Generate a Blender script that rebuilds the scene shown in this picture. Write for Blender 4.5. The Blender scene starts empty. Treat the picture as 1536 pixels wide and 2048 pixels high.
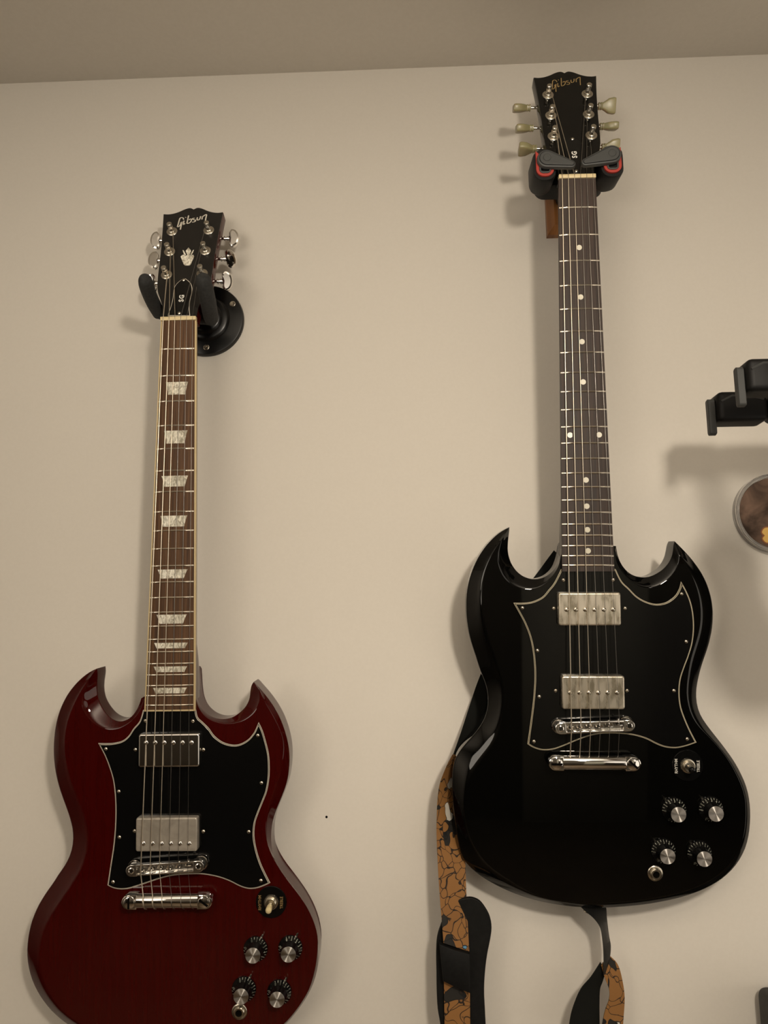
import bpy, bmesh, math, random
from math import sin, cos, pi, radians, sqrt, atan2
from mathutils import Matrix, Vector
from mathutils.geometry import delaunay_2d_cdt
random.seed(3)
scene = bpy.context.scene
COL = scene.collection
K = 0.001                                   # geometry below is written in millimetres
CAMH = 1.634
WZ, WK = -14.0, 1.01483                      # wall plane, and its distance from the camera over the nominal 944.3 mm
# wall frame (x right, y up from eye height, z out of the wall) -> world
A4 = Matrix(((1, 0, 0, 0), (0, 0, -1, 0), (0, 1, 0, CAMH), (0, 0, 0, 1)))
def rx(a): return Matrix.Rotation(a, 4, 'X')
def ry(a): return Matrix.Rotation(a, 4, 'Y')
def rz(a): return Matrix.Rotation(a, 4, 'Z')
def tr(x, y, z): return Matrix.Translation((x*K, y*K, z*K))

# ---------------------------------------------------------------- camera
cam = bpy.data.cameras.new('camera'); co = bpy.data.objects.new('camera', cam); COL.objects.link(co)
cam.sensor_fit = 'HORIZONTAL'; cam.sensor_width = 36.0
cam.lens = 1540.6/1536*36.0; cam.clip_start = 0.02
co.matrix_world = A4 @ tr(0, 0, 944.3) @ ry(radians(2.341)) @ rx(radians(9.123)) @ rz(radians(-0.493))
scene.camera = co

# ---------------------------------------------------------------- world, lamps, exposure
w = bpy.data.worlds.new('world'); scene.world = w; w.use_nodes = True
w.node_tree.nodes['Background'].inputs[0].default_value = (0.9, 0.75, 0.55, 1)
w.node_tree.nodes['Background'].inputs[1].default_value = 0.02
def point(name, x, y, z, power, rad, col):
    l = bpy.data.lights.new(name, 'POINT'); l.energy = power; l.shadow_soft_size = rad; l.color = col
    o = bpy.data.objects.new(name, l); COL.objects.link(o); o.matrix_world = A4 @ tr(x, y, z); return o
WARM = (1.0, 0.89, 0.745)
point('ceiling_bulb', 310, 400, 1230, 30.0, 0.055, WARM)
point('left_fill', -1500, 250, 2600, 32.0, 0.45, WARM)  # added soft fill, lifts the left part of the wall
point('right_fill', 1500, -450, 1200, 18.0, 0.60, WARM)  # added soft fill, brightens the lower right of the wall
point('right_far_fill', 1500, 150, 2700, 9.0, 0.45, WARM)  # added distant fill, evens out the right side
up = bpy.data.lights.new('ceiling_fill', 'SPOT'); up.energy = 50.0; up.color = WARM; up.shadow_soft_size = 0.30  # added upward fill, brightens the ceiling and upper wall
up.spot_size = radians(172); up.spot_blend = 0.35
uo = bpy.data.objects.new('ceiling_fill', up); COL.objects.link(uo); uo.matrix_world = A4 @ tr(-500, 30, 1500) @ rx(radians(90))
vs = scene.view_settings
scene.display_settings.display_device = 'sRGB'
vs.view_transform = 'Standard'; vs.look = 'None'; vs.gamma = 1.0; vs.use_curve_mapping = False
vs.exposure = -0.09

# ---------------------------------------------------------------- materials
def mat(name, col, rough=0.5, metal=0.0, coat=0.0, coat_r=0.05, spec=0.5, aniso=0.0):
    m = bpy.data.materials.new(name); m.use_nodes = True
    b = m.node_tree.nodes['Principled BSDF']
    b.inputs['Base Color'].default_value = (*col, 1); b.inputs['Roughness'].default_value = rough
    b.inputs['Metallic'].default_value = metal; b.inputs['Coat Weight'].default_value = coat
    b.inputs['Coat Roughness'].default_value = coat_r; b.inputs['Specular IOR Level'].default_value = spec
    b.inputs['Anisotropic'].default_value = aniso
    return m
def noise_col(m, c1, c2, scale=(1, 1, 1), nscale=20, detail=4, lo=.35, hi=.65, bump=0.0, rough=None, dist=0.0):
    nt = m.node_tree; b = nt.nodes['Principled BSDF']
    tc = nt.nodes.new('ShaderNodeTexCoord'); mp = nt.nodes.new('ShaderNodeMapping'); mp.inputs['Scale'].default_value = scale
    n = nt.nodes.new('ShaderNodeTexNoise'); n.inputs['Scale'].default_value = nscale; n.inputs['Detail'].default_value = detail
    n.inputs['Distortion'].default_value = dist
    r = nt.nodes.new('ShaderNodeValToRGB'); r.color_ramp.elements[0].position = lo; r.color_ramp.elements[1].position = hi
    r.color_ramp.elements[0].color = (*c1, 1); r.color_ramp.elements[1].color = (*c2, 1)
    nt.links.new(tc.outputs['Object'], mp.inputs[0]); nt.links.new(mp.outputs[0], n.inputs['Vector'])
    nt.links.new(n.outputs[0], r.inputs[0]); nt.links.new(r.outputs[0], b.inputs['Base Color'])
    if bump:
        bp = nt.nodes.new('ShaderNodeBump'); bp.inputs['Strength'].default_value = bump; bp.inputs['Distance'].default_value = 0.0005
        nt.links.new(n.outputs[0], bp.inputs['Height']); nt.links.new(bp.outputs[0], b.inputs['Normal'])
    if rough:
        mr = nt.nodes.new('ShaderNodeMapRange'); mr.inputs['To Min'].default_value = rough[0]; mr.inputs['To Max'].default_value = rough[1]
        nt.links.new(n.outputs[0], mr.inputs[0]); nt.links.new(mr.outputs[0], b.inputs['Roughness'])
    return m
M = {}
M['wall'] = noise_col(mat('wall_paint', (.7, .66, .6), .62), (.712, .668, .598), (.724, .68, .61), nscale=260, detail=2, bump=.05)
M['ceiling'] = noise_col(mat('ceiling_paint', (.7, .66, .6), .8), (.84, .80, .74), (.86, .82, .76), nscale=200, bump=.05)
M['far_wall'] = mat('far_wall_paint', (.11, .095, .075), .7)
M['floor'] = noise_col(mat('floor_boards', (.2, .11, .05), .35), (.17, .12, .075), (.23, .17, .11), scale=(1, 12, 1), nscale=4)
M['reflected_panel'] = mat('reflected_panel_paint', (.50, .49, .42), .5)
M['white'] = mat('white_gloss', (.62, .59, .53), .4)
M['cherry'] = noise_col(mat('cherry_lacquer', (.05, .003, .002), .5, coat=1.0, coat_r=.03, spec=0.0), (.038, .0014, .0010), (.044, .0017, .0011), scale=(22, 1.2, 6), nscale=9, detail=5)
M['black_lacquer'] = mat('black_lacquer', (.0016, .0016, .0014), .5, coat=1.0, coat_r=.03, spec=0.0)
M['black_gloss'] = mat('black_plastic', (.003, .003, .003), .12)
M['face_black'] = mat('black_headstock_face', (.009, .008, .007), .33)
M['ply_white'] = mat('cream_ply', (.60, .54, .44), .35)
M['aged_ply'] = mat('aged_cream_ply', (.50, .44, .31), .35)
M['rosewood_l'] = noise_col(mat('rosewood', (.1, .05, .02), .55, spec=.3), (.048, .021, .0085), (.115, .055, .022), scale=(60, 1.6, 8), nscale=6, detail=6, bump=.15)
M['rosewood_r'] = noise_col(mat('dark_rosewood', (.05, .03, .02), .5, spec=.35), (.020, .0115, .008), (.050, .031, .0225), scale=(70, 2.0, 8), nscale=6, detail=6, bump=.15, rough=(.45, .65))
M['binding'] = mat('cream_binding', (.56, .44, .24), .35)
M['bone'] = mat('bone_nut', (.62, .50, .28), .4)
M['pearl'] = noise_col(mat('pearl', (.6, .55, .45), .2), (.30, .27, .20), (.78, .74, .62), scale=(1, .5, 1), nscale=260, detail=3, dist=1.6)
M['dot'] = mat('pearl_dot', (.66, .62, .50), .25)
M['fret'] = mat('fret_wire', (.72, .66, .56), .25, 1.0)
M['string'] = mat('string_steel', (.36, .34, .31), .3, 1.0)
M['wound'] = mat('wound_nickel', (.68, .60, .48), .38, 1.0)
M['chrome'] = mat('chrome', (.82, .80, .77), .06, 1.0)
M['chrome_worn'] = mat('satin_chrome', (.80, .77, .72), .2, 1.0)
M['nickel'] = noise_col(mat('worn_nickel', (.6, .55, .45), .2, .85), (.46, .41, .31), (.78, .71, .59), scale=(1.6, .45, 1), nscale=95, detail=6, lo=.36, hi=.55, rough=(.16, .42))
M['film'] = noise_col(mat('filmed_chrome', (.5, .45, .4), .35, .35, coat=.5, coat_r=.1), (.33, .295, .245), (.43, .385, .325), nscale=40, detail=3, dist=2.0, bump=.25)
M['steel'] = mat('screw_steel', (.58, .53, .44), .25, 1.0)
M['slot'] = mat('dark_slot', (.004, .0035, .003), .8, spec=0.0)
M['post'] = mat('tuner_nickel', (.56, .52, .44), .28, 1.0)
M['keystone'] = noise_col(mat('pale_green_plastic', (.3, .28, .14), .35), (.17, .155, .078), (.215, .195, .10), nscale=60)
M['keystone'].node_tree.nodes['Principled BSDF'].inputs['Subsurface Weight'].default_value = 0.15
M['knob'] = mat('knob_black', (.004, .004, .004), .1)
M['knob_cap'] = mat('brushed_cap', (.60, .57, .53), .42, 1.0, aniso=.98)
M['knob_cap'].node_tree.nodes['Principled BSDF'].inputs['Anisotropic Rotation'].default_value = .25
nt = M['knob_cap'].node_tree; tg = nt.nodes.new('ShaderNodeTangent'); tg.direction_type = 'RADIAL'; tg.axis = 'Z'
nt.links.new(tg.outputs[0], nt.nodes['Principled BSDF'].inputs['Tangent'])
M['mark'] = mat('dial_print', (.45, .46, .38), .5)
M['gold'] = mat('gold_print', (.33, .22, .09), .4, .3)
M['silver_print'] = mat('pearl_print', (.52, .48, .40), .3)
M['white_print'] = mat('white_print', (.66, .64, .58), .5)
M['cream'] = mat('cream_tip', (.72, .60, .33), .3)
M['foam'] = noise_col(mat('black_foam', (.02, .02, .02), .85), (.011, .011, .010), (.020, .020, .019), nscale=300, bump=.3)
M['plate'] = mat('black_steel_plate', (.003, .003, .003), .3, spec=.35)
M['hang_black'] = mat('hanger_black', (.0032, .003, .0028), .55, spec=.3)
M['hang_grey'] = mat('hanger_grey', (.040, .041, .039), .5)
M['hang_red'] = mat('hanger_red', (.33, .028, .018), .5)
M['block'] = noise_col(mat('stained_block', (.2, .08, .02), .35), (.16, .062, .018), (.26, .11, .034), scale=(30, 1, 6), nscale=5)
M['leather'] = noise_col(mat('black_leather', (.01, .01, .01), .65, spec=.25), (.0022, .0022, .0020), (.0045, .0045, .0040), nscale=220, bump=.35)
M['leather_gloss'] = noise_col(mat('folded_leather', (.01, .01, .01), .42, spec=.35), (.003, .003, .003), (.007, .007, .0065), nscale=120, bump=.4)
M['lining'] = mat('black_lining', (.0055, .0058, .0045), .8, spec=.2)
# printed strap fabric: abstract brown patches with dark outlines and a few coloured flecks
m = mat('printed_webbing', (.3, .13, .03), .75); M['print'] = m; nt = m.node_tree; N = nt.nodes.new; L = nt.links.new
tc = N('ShaderNodeTexCoord'); nz = N('ShaderNodeTexNoise'); nz.inputs['Scale'].default_value = 48; nz.inputs['Detail'].default_value = 1
ad = N('ShaderNodeMixRGB'); ad.blend_type = 'ADD'; ad.inputs[0].default_value = .034
L(tc.outputs['Object'], ad.inputs[1]); L(tc.outputs['Object'], nz.inputs['Vector']); L(nz.outputs[1], ad.inputs[2])
def vor(feature, sc):
    v = N('ShaderNodeTexVoronoi'); v.feature = feature; v.inputs['Scale'].default_value = sc; L(ad.outputs[0], v.inputs['Vector']); return v
def ramp(src, stops, interp='LINEAR'):
    r = N('ShaderNodeValToRGB'); r.color_ramp.interpolation = interp
    e = r.color_ramp.elements
    while len(e) < len(stops): e.new(.5)
    for i, (p, c) in enumerate(stops): e[i].position = p; e[i].color = (*c, 1)
    L(src, r.inputs[0]); return r
ve = vor('DISTANCE_TO_EDGE', 78); vc = vor('F1', 78)
sep = N('ShaderNodeSeparateColor'); L(vc.outputs['Color'], sep.inputs[0])
BR = (.26, .118, .030)
fill = ramp(sep.outputs[0], [(0, BR), (.72, (.012, .010, .007)), (.82, (.235, .104, .026)), (.955, (.10, .26, .42)), (.972, (.60, .56, .48)), (.99, (.55, .19, .19))], 'CONSTANT')
ln = ramp(ve.outputs[0], [(0, (0, 0, 0)), (.025, (0, 0, 0)), (.045, (1, 1, 1))])
mx = N('ShaderNodeMixRGB'); mx.blend_type = 'MULTIPLY'; mx.inputs[0].default_value = .96
L(fill.outputs[0], mx.inputs[1]); L(ln.outputs[0], mx.inputs[2]); L(mx.outputs[0], nt.nodes['Principled BSDF'].inputs['Base Color'])
M['picture'] = noise_col(mat('printed_picture', (.1, .06, .04), .6, spec=.2), (.030, .017, .010), (.17, .105, .072), nscale=26, detail=5, lo=.36, hi=.66, dist=.8)
M['yellow'] = mat('yellow_print', (.62, .38, .09), .35)
M['orange'] = mat('orange_print', (.22, .07, .015), .35)
m = mat('clear_plastic', (.86, .84, .82), .05); m.node_tree.nodes['Principled BSDF'].inputs['Transmission Weight'].default_value = .9
M['clear'] = m
M['uke'] = noise_col(mat('dark_wood', (.1, .05, .02), .4), (.05, .022, .01), (.10, .05, .02), scale=(1, 1, 10), nscale=12)
M['cabinet'] = noise_col(mat('black_vinyl', (.012, .011, .010), .6), (.008, .0085, .007), (.020, .017, .016), nscale=300, bump=.4)
M['lamp'] = mat('lamp_metal', (.7, .65, .55), .3, 1.0)

# ---------------------------------------------------------------- mesh helpers
def offset(P, d):
    n = len(P); out = []
    ar = sum(P[i][0]*P[(i+1) % n][1]-P[(i+1) % n][0]*P[i][1] for i in range(n))
    s = 1 if ar > 0 else -1
    for i in range(n):
        a, b, c = Vector(P[i-1]), Vector(P[i]), Vector(P[(i+1) % n])
        e1 = (b-a); e2 = (c-b)
        if e1.length < 1e-6: e1 = e2
        if e2.length < 1e-6: e2 = e1
        e1.normalize(); e2.normalize()
        n1 = Vector((-e1.y, e1.x))*s; n2 = Vector((-e2.y, e2.x))*s
        nn = n1+n2
        if nn.length < 1e-4: nn = n1
        nn.normalize(); k = 1/max(.35, nn.dot(n1))
        out.append((b.x+nn.x*d*k, b.y+nn.y*d*k))
    return out
def inside(P, x, y):
    c = False; j = len(P)-1
    for i in range(len(P)):
        if (P[i][1] > y) != (P[j][1] > y) and x < (P[j][0]-P[i][0])*(y-P[i][1])/(P[j][1]-P[i][1])+P[i][0]: c = not c
        j = i
    return c
class MB:
    def __init__(s): s.v = []; s.f = []
    def add(s, V, F):
        o = len(s.v); s.v += [tuple(q) for q in V]; s.f += [tuple(i+o for i in f) for f in F]; return s
    def loft(s, rings, cap0=True, cap1=True, closed=True):
        n = len(rings[0]); V = [q for r in rings for q in r]; F = []
        for k in range(len(rings)-1):
            for i in range(n if closed else n-1):
                j = (i+1) % n; F.append((k*n+i, k*n+j, (k+1)*n+j, (k+1)*n+i))
        if cap0: F.append(tuple(range(n-1, -1, -1)))
        if cap1: F.append(tuple((len(rings)-1)*n+i for i in range(n)))
        return s.add(V, F)
    def prism(s, P, z0, z1, bev=0.0):
        if sum(P[i][0]*P[(i+1) % len(P)][1]-P[(i+1) % len(P)][0]*P[i][1] for i in range(len(P))) < 0: P = P[::-1]
        R = [[(x, y, z0) for x, y in P]]
        if bev:
            R.append([(x, y, z1-bev) for x, y in P]); Q = offset(P, bev*.35); R.append([(x, y, z1-bev*.3) for x, y in Q])
            Q = offset(P, bev); R.append([(x, y, z1) for x, y in Q])
        else: R.append([(x, y, z1) for x, y in P])
        return s.loft(R)
    def lathe(s, prof, n=24, c=(0, 0, 0), caps=True):
        R = [[(c[0]+r*cos(2*pi*i/n), c[1]+r*sin(2*pi*i/n), c[2]+z) for i in range(n)] for r, z in prof]
        return s.loft(R, caps, caps)
    def tube(s, pts, rad, n=8):
        P = [Vector(p) for p in pts]; rings = []; up = None
        for i, p in enumerate(P):
            t = ((P[i+1] if i+1 < len(P) else p)-(P[i-1] if i else p)).normalized()
            if up is None:
                up = Vector((0, 0, 1)) if abs(t.z) < .9 else Vector((1, 0, 0))
            u = (up-t*up.dot(t)).normalized(); up = u; v = t.cross(u)
            r = rad[i] if isinstance(rad, (list, tuple)) else rad
            rings.append([tuple(p+u*(r*cos(2*pi*k/n))+v*(r*sin(2*pi*k/n))) for k in range(n)])
        return s.loft(rings)
    def rbox(s, c, d, r=1.0, seg=3):
        bm = bmesh.new(); bmesh.ops.create_cube(bm, size=1.0)
        bmesh.ops.scale(bm, vec=d, verts=bm.verts)
        if r: bmesh.ops.bevel(bm, geom=list(bm.edges), offset=min(r, min(d)*.49), segments=seg, affect='EDGES', profile=.5)
        bmesh.ops.translate(bm, vec=c, verts=bm.verts)
        bm.verts.index_update()
        V = [tuple(q.co) for q in bm.verts]; F = [tuple(q.index for q in f.verts) for f in bm.faces]; bm.free()
        return s.add(V, F)
    def xf(s, Mt):                            # Mt in millimetres
        s.v = [tuple(Mt @ Vector(q)) for q in s.v]; return s
    def mesh(s, name, material, sharp=35, fixn=True):
        V = [tuple(q) for q in s.v]; F = []; flat = []
        for f in s.f:
            if len(f) <= 8: F.append(f); continue
            P = [Vector(V[i]) for i in f]; nrm = Vector((0, 0, 0)); c0 = sum(P, Vector((0, 0, 0)))/len(P)
            for i in range(len(P)): nrm += (P[i-1]-c0).cross(P[i]-c0)
            nrm.normalize(); ux = nrm.orthogonal().normalized(); uy = nrm.cross(ux)
            q2 = [Vector(((p-c0).dot(ux), (p-c0).dot(uy))) for p in P]
            ov, oe, of, orig, _, _ = delaunay_2d_cdt(q2, [(i, (i+1) % len(P)) for i in range(len(P))], [], 0, 1e-5, True)
            idx = []
            for k, src in enumerate(orig):
                if src: idx.append(f[src[0]])
                else:
                    V.append(tuple(c0+ux*ov[k].x+uy*ov[k].y)); idx.append(len(V)-1)
            for t in of:
                t3 = tuple(idx[i] for i in t)
                g = (ov[t[0]]+ov[t[1]]+ov[t[2]])/3
                if len(set(t3)) == 3 and inside(q2, g.x, g.y): flat.append(len(F)); F.append(t3)
        me = bpy.data.meshes.new(name)
        me.from_pydata([(a*K, b*K, c*K) for a, b, c in V], [], F)
        if fixn:
            bm = bmesh.new(); bm.from_mesh(me); bmesh.ops.recalc_face_normals(bm, faces=bm.faces); bm.to_mesh(me); bm.free()
        me.materials.append(material)
        if sharp: me.set_sharp_from_angle(angle=radians(sharp))
        fl = set(flat); me.polygons.foreach_set('use_smooth', [i not in fl for i in range(len(me.polygons))])
        me.update(); return me
WM = {}
def place(name, data, parent=None, W=None):
    o = bpy.data.objects.new(name, data); COL.objects.link(o)
    if W is None: W = WM[parent] if parent else A4
    WM[o] = W.copy()
    if parent:
        o.parent = parent; o.matrix_basis = WM[parent].inverted() @ W
    else: o.matrix_world = W
    return o
def obj(name, mb, m, parent=None, W=None, sharp=35):
    return place(name, mb.mesh(name, M[m] if isinstance(m, str) else m, sharp), parent, W)
def empty(name, W, label, cat, group=None):
    o = place(name, None, None, W); o.empty_display_size = .02; tag(o, label, cat, group); return o
def tag(o, label, cat, group=None):
    o['label'] = label; o['category'] = cat
    if group: o['group'] = group
def mmM(Mt):                                  # metre matrix -> millimetre matrix
    q = Mt.copy(); q.translation = q.translation/K; return q
def cat_rom(P, n=6):
    P = [Vector(p) for p in P]; out = []
    for i in range(len(P)-1):
        a, b, c, d = P[max(i-1, 0)], P[i], P[i+1], P[min(i+2, len(P)-1)]
        for k in range(n):
            t = k/n
            out.append(.5*((2*b)+(c-a)*t+(2*a-5*b+4*c-d)*t*t+(3*b-a-3*c+d)*t**3))
    out.append(P[-1]); return [tuple(q) for q in out]
def smooth_closed(P, corners, n=4):
    """closed outline through P, sharp at the listed indices"""
    out = []; cs = sorted(corners)
    for a, b in zip(cs, cs[1:]+[cs[0]+len(P)]):
        seg = [P[i % len(P)] for i in range(a, b+1)]
        q = cat_rom([(x, y, 0) for x, y in seg], n); out += [(x, y) for x, y, _ in q[:-1]]
    return out
def text_mesh(s, size, ext=.12, align='CENTER', weight=0.0):
    c = bpy.data.curves.new('txt', 'FONT'); c.body = s; c.size = size; c.extrude = ext; c.offset = weight
    c.space_character = 1.25 if len(s) == 2 and s.isalpha() else 1.0; c.align_x = align; c.align_y = 'CENTER'; c.resolution_u = 4
    o = bpy.data.objects.new('txt', c); COL.objects.link(o)
    dg = bpy.context.evaluated_depsgraph_get(); me = bpy.data.meshes.new_from_object(o.evaluated_get(dg))
    mb = MB(); mb.add([tuple(v.co) for v in me.vertices], [tuple(p.vertices) for p in me.polygons])
    bpy.data.objects.remove(o); bpy.data.meshes.remove(me); bpy.data.curves.remove(c); return mb
def ribbon(Lp, Rp, th, n=5, back=(0, 0, -1)):
    Lp = cat_rom(Lp, n); Rp = cat_rom(Rp, n); b = Vector(back)*th; rings = []
    for l, r in zip(Lp, Rp):
        l = Vector(l); r = Vector(r); mid = (l+r)/2
        rings.append([tuple(l), tuple(mid+Vector((0, 0, .6))), tuple(r), tuple(r+b), tuple(mid+b), tuple(l+b)])
    return MB().loft(rings)
def disc(cx, cy, r, n=24): return [(cx+r*cos(2*pi*i/n), cy+r*sin(2*pi*i/n)) for i in range(n)]
def stadium(L_, r, n=10):
    return [(L_/2+r*cos(-pi/2+pi*i/n), r*sin(-pi/2+pi*i/n)) for i in range(n+1)]+[(-L_/2+r*cos(pi/2+pi*i/n), r*sin(pi/2+pi*i/n)) for i in range(n+1)]
def rrect(cx, cy, w_, h_, r, n=5):
    out = []
    for sx, sy, a in ((1, -1, -pi/2), (1, 1, 0), (-1, 1, pi/2), (-1, -1, pi)):
        for i in range(n+1):
            t = a+pi/2*i/n; out.append((cx+sx*(w_/2-r)+r*cos(t), cy+sy*(h_/2-r)+r*sin(t)))
    return out

# ---------------------------------------------------------------- the room
X0, X1, Z1, FL, CE = -2500, 2600, 3100, -CAMH/K, 777.0
def slab(name, a, b, m):
    mb = MB().rbox([(p+q)/2 for p, q in zip(a, b)], [abs(q-p) for p, q in zip(a, b)], 0)
    o = obj(name, mb, m, None, A4, 0); o['kind'] = 'structure'; return o
wb = slab('wall_back', (X0-60, FL, WZ-80), (X1+60, CE, WZ), 'wall')
slab('ceiling', (X0-60, CE, WZ-80), (X1+60, CE+80, Z1+60), 'ceiling')
slab('floor', (X0-60, FL-80, WZ-80), (X1+60, FL, Z1+60), 'floor')
slab('wall_left', (X0-80, FL, WZ), (X0, CE, Z1), 'wall')
slab('wall_right', (X1, FL, WZ), (X1+80, CE, Z1), 'far_wall')
slab('wall_front', (X0-60, FL, Z1), (X1+60, CE, Z1+80), 'far_wall')
slab('reflected_panel_1', (560, FL, Z1-30), (1190, FL+2040, Z1-2), 'reflected_panel')  # added pale panel, out of view, mirrored as a patch in the black body
slab('baseboard_back', (X0, FL, WZ), (X1, FL+90, 14), 'white')
hole = MB().lathe([(0.01, .35), (1.3, .3), (1.7, -.5)], 12, (-109.1*WK, -209.2*WK, WZ))
obj('nail_hole', hole, 'slot', wb, A4)

# ---------------------------------------------------------------- the two guitars
# outlines in millimetres, in the frame of each guitar body or headstock
OUT_L = [(-35.8,13.6),(-36.5,10.8),(-37.3,8.0),(-38.3,5.3),(-39.5,2.6),(-40.9,0.1),(-42.5,-2.3),(-44.3,-4.6),(-46.3,-6.6),(-48.6,-8.4),(-51.0,-9.8),(-53.6,-10.9),(-56.4,-11.7),(-59.2,-12.0),(-62.0,-11.9),(-64.8,-11.4),(-67.5,-10.5),(-70.1,-9.3),(-72.5,-7.8),(-74.8,-6.0),(-76.9,-4.0),(-78.8,-1.8),(-80.6,0.4),(-82.3,2.8),(-83.9,5.3),(-85.3,7.8),(-86.5,10.4),(-87.5,13.1),(-88.2,15.9),(-88.8,18.8),(-89.1,21.7),(-89.3,24.6),(-89.2,27.5),(-89.1,30.4),(-88.8,33.3),(-88.4,36.2),(-88.1,39.0),(-87.9,41.9),(-88.1,44.7),(-88.6,47.4),(-92.9,45.6),(-97.1,43.4),(-101.0,40.9),(-104.8,38.0),(-108.3,35.0),(-111.8,31.8),(-115.0,28.4),(-118.1,24.8),(-121.0,21.1),(-123.7,17.3),(-126.1,13.2),(-128.3,9.1),(-130.3,4.8),(-132.0,0.5),(-133.6,-4.0),(-134.9,-8.5),(-136.0,-13.1),(-136.9,-17.7),(-137.7,-22.3),(-138.2,-27.0),(-138.6,-31.7),(-138.9,-36.4),(-139.0,-41.1),(-138.9,-46.6),(-138.6,-52.1),(-138.0,-57.7),(-137.3,-63.1),(-136.3,-68.6),(-135.1,-74.0),(-133.7,-79.4),(-132.1,-84.7),(-130.4,-89.9),(-128.4,-95.1),(-126.4,-100.3),(-124.3,-105.4),(-122.3,-110.5),(-120.3,-115.7),(-118.5,-120.9),(-116.9,-126.3),(-115.6,-131.6),(-114.9,-137.1),(-114.6,-142.7),(-115.0,-149.0),(-116.1,-155.2),(-118.0,-161.2),(-120.6,-167.0),(-123.7,-172.4),(-127.3,-177.6),(-131.0,-182.7),(-134.4,-188.1),(-138.0,-193.3),(-141.8,-198.4),(-145.4,-203.5),(-148.8,-208.9),(-152.0,-214.3),(-154.8,-219.9),(-157.3,-225.7),(-159.5,-231.7),(-161.2,-237.8),(-162.5,-243.9),(-163.5,-250.2),(-164.1,-256.4),(-164.4,-262.8),(-164.1,-269.4),(-163.3,-275.9),(-162.0,-282.4),(-160.2,-288.7),(-157.9,-294.9),(-155.1,-300.9),(-151.9,-306.6),(-148.3,-312.2),(-144.3,-317.4),(-140.0,-322.5),(-135.5,-327.2),(-130.5,-331.6),(-125.3,-335.7),(-119.9,-339.4),(-114.3,-342.8),(-108.5,-346.0),(-102.6,-349.0),(-96.6,-351.8),(-90.5,-354.3),(-84.3,-356.6),(-78.1,-358.8),(-71.8,-360.8),(-65.5,-362.6),(-59.0,-364.0),(-52.5,-365.2),(-46.0,-366.3),(-39.5,-367.3),(-32.9,-368.1),(-26.4,-368.7),(-19.8,-369.1),(-13.2,-369.4),(-6.6,-369.7),(0.0,-370.0),(6.6,-369.7),(13.2,-369.4),(19.9,-369.1),(26.5,-368.8),(33.1,-368.3),(39.7,-367.6),(46.2,-366.7),(52.8,-365.7),(59.3,-364.6),(65.8,-363.5),(72.3,-362.1),(78.7,-360.4),(85.1,-358.6),(91.4,-356.7),(97.7,-354.6),(103.9,-352.2),(109.9,-349.5),(115.8,-346.4),(121.5,-343.0),(126.8,-339.1),(131.7,-334.6),(136.2,-329.7),(140.5,-324.7),(144.6,-319.5),(148.5,-314.2),(152.1,-308.6),(155.3,-302.8),(158.0,-296.8),(160.3,-290.5),(162.0,-284.1),(163.2,-277.6),(163.9,-271.0),(164.1,-264.4),(163.7,-258.1),(163.0,-251.8),(161.9,-245.6),(160.3,-239.4),(158.3,-233.4),(156.0,-227.6),(153.3,-221.8),(150.4,-216.2),(147.2,-210.8),(143.7,-205.5),(140.0,-200.3),(136.1,-195.4),(132.0,-190.5),(127.9,-185.7),(123.9,-180.8),(120.3,-175.6),(117.1,-170.1),(114.6,-164.3),(112.8,-158.2),(111.8,-152.0),(111.4,-145.7),(111.4,-140.6),(111.7,-135.6),(112.3,-130.6),(113.2,-125.7),(114.6,-120.8),(116.2,-116.1),(118.1,-111.4),(120.1,-106.8),(122.1,-102.2),(124.1,-97.6),(126.0,-92.9),(127.8,-88.2),(129.3,-83.5),(130.6,-78.6),(131.5,-73.7),(132.2,-68.7),(132.7,-63.7),(133.0,-58.6),(133.1,-53.6),(133.0,-49.5),(132.7,-45.3),(132.2,-41.2),(131.5,-37.1),(130.7,-33.0),(129.7,-29.0),(128.6,-25.0),(127.3,-21.0),(125.9,-17.1),(124.4,-13.2),(122.7,-9.4),(120.8,-5.7),(118.8,-2.1),(116.7,1.5),(114.4,5.0),(112.0,8.4),(109.5,11.7),(106.9,14.9),(104.2,18.1),(101.4,21.2),(98.6,24.2),(95.6,27.2),(92.7,30.1),(91.0,27.9),(89.7,25.2),(89.0,22.1),(88.5,18.8),(88.1,15.5),(87.6,12.2),(86.7,9.1),(85.3,6.0),(83.5,3.0),(81.3,0.3),(78.8,-2.2),(76.1,-4.5),(73.3,-6.5),(70.2,-8.3),(67.0,-9.7),(63.7,-10.6),(60.2,-11.1),(56.7,-11.2),(53.3,-10.9),(49.8,-10.2),(46.5,-9.1),(43.3,-7.6),(40.3,-5.8),(37.6,-3.6),(35.1,-1.1),(32.9,1.6),(31.0,4.5),(29.5,7.7),(28.3,11.0),(27.4,14.4),(26.7,17.9),(26.3,21.4),(25.9,25.0),(25.5,28.5),(25.2,32.1),(24.9,35.6),(24.6,39.2),(24.2,42.7),(23.9,46.2)]
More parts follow.
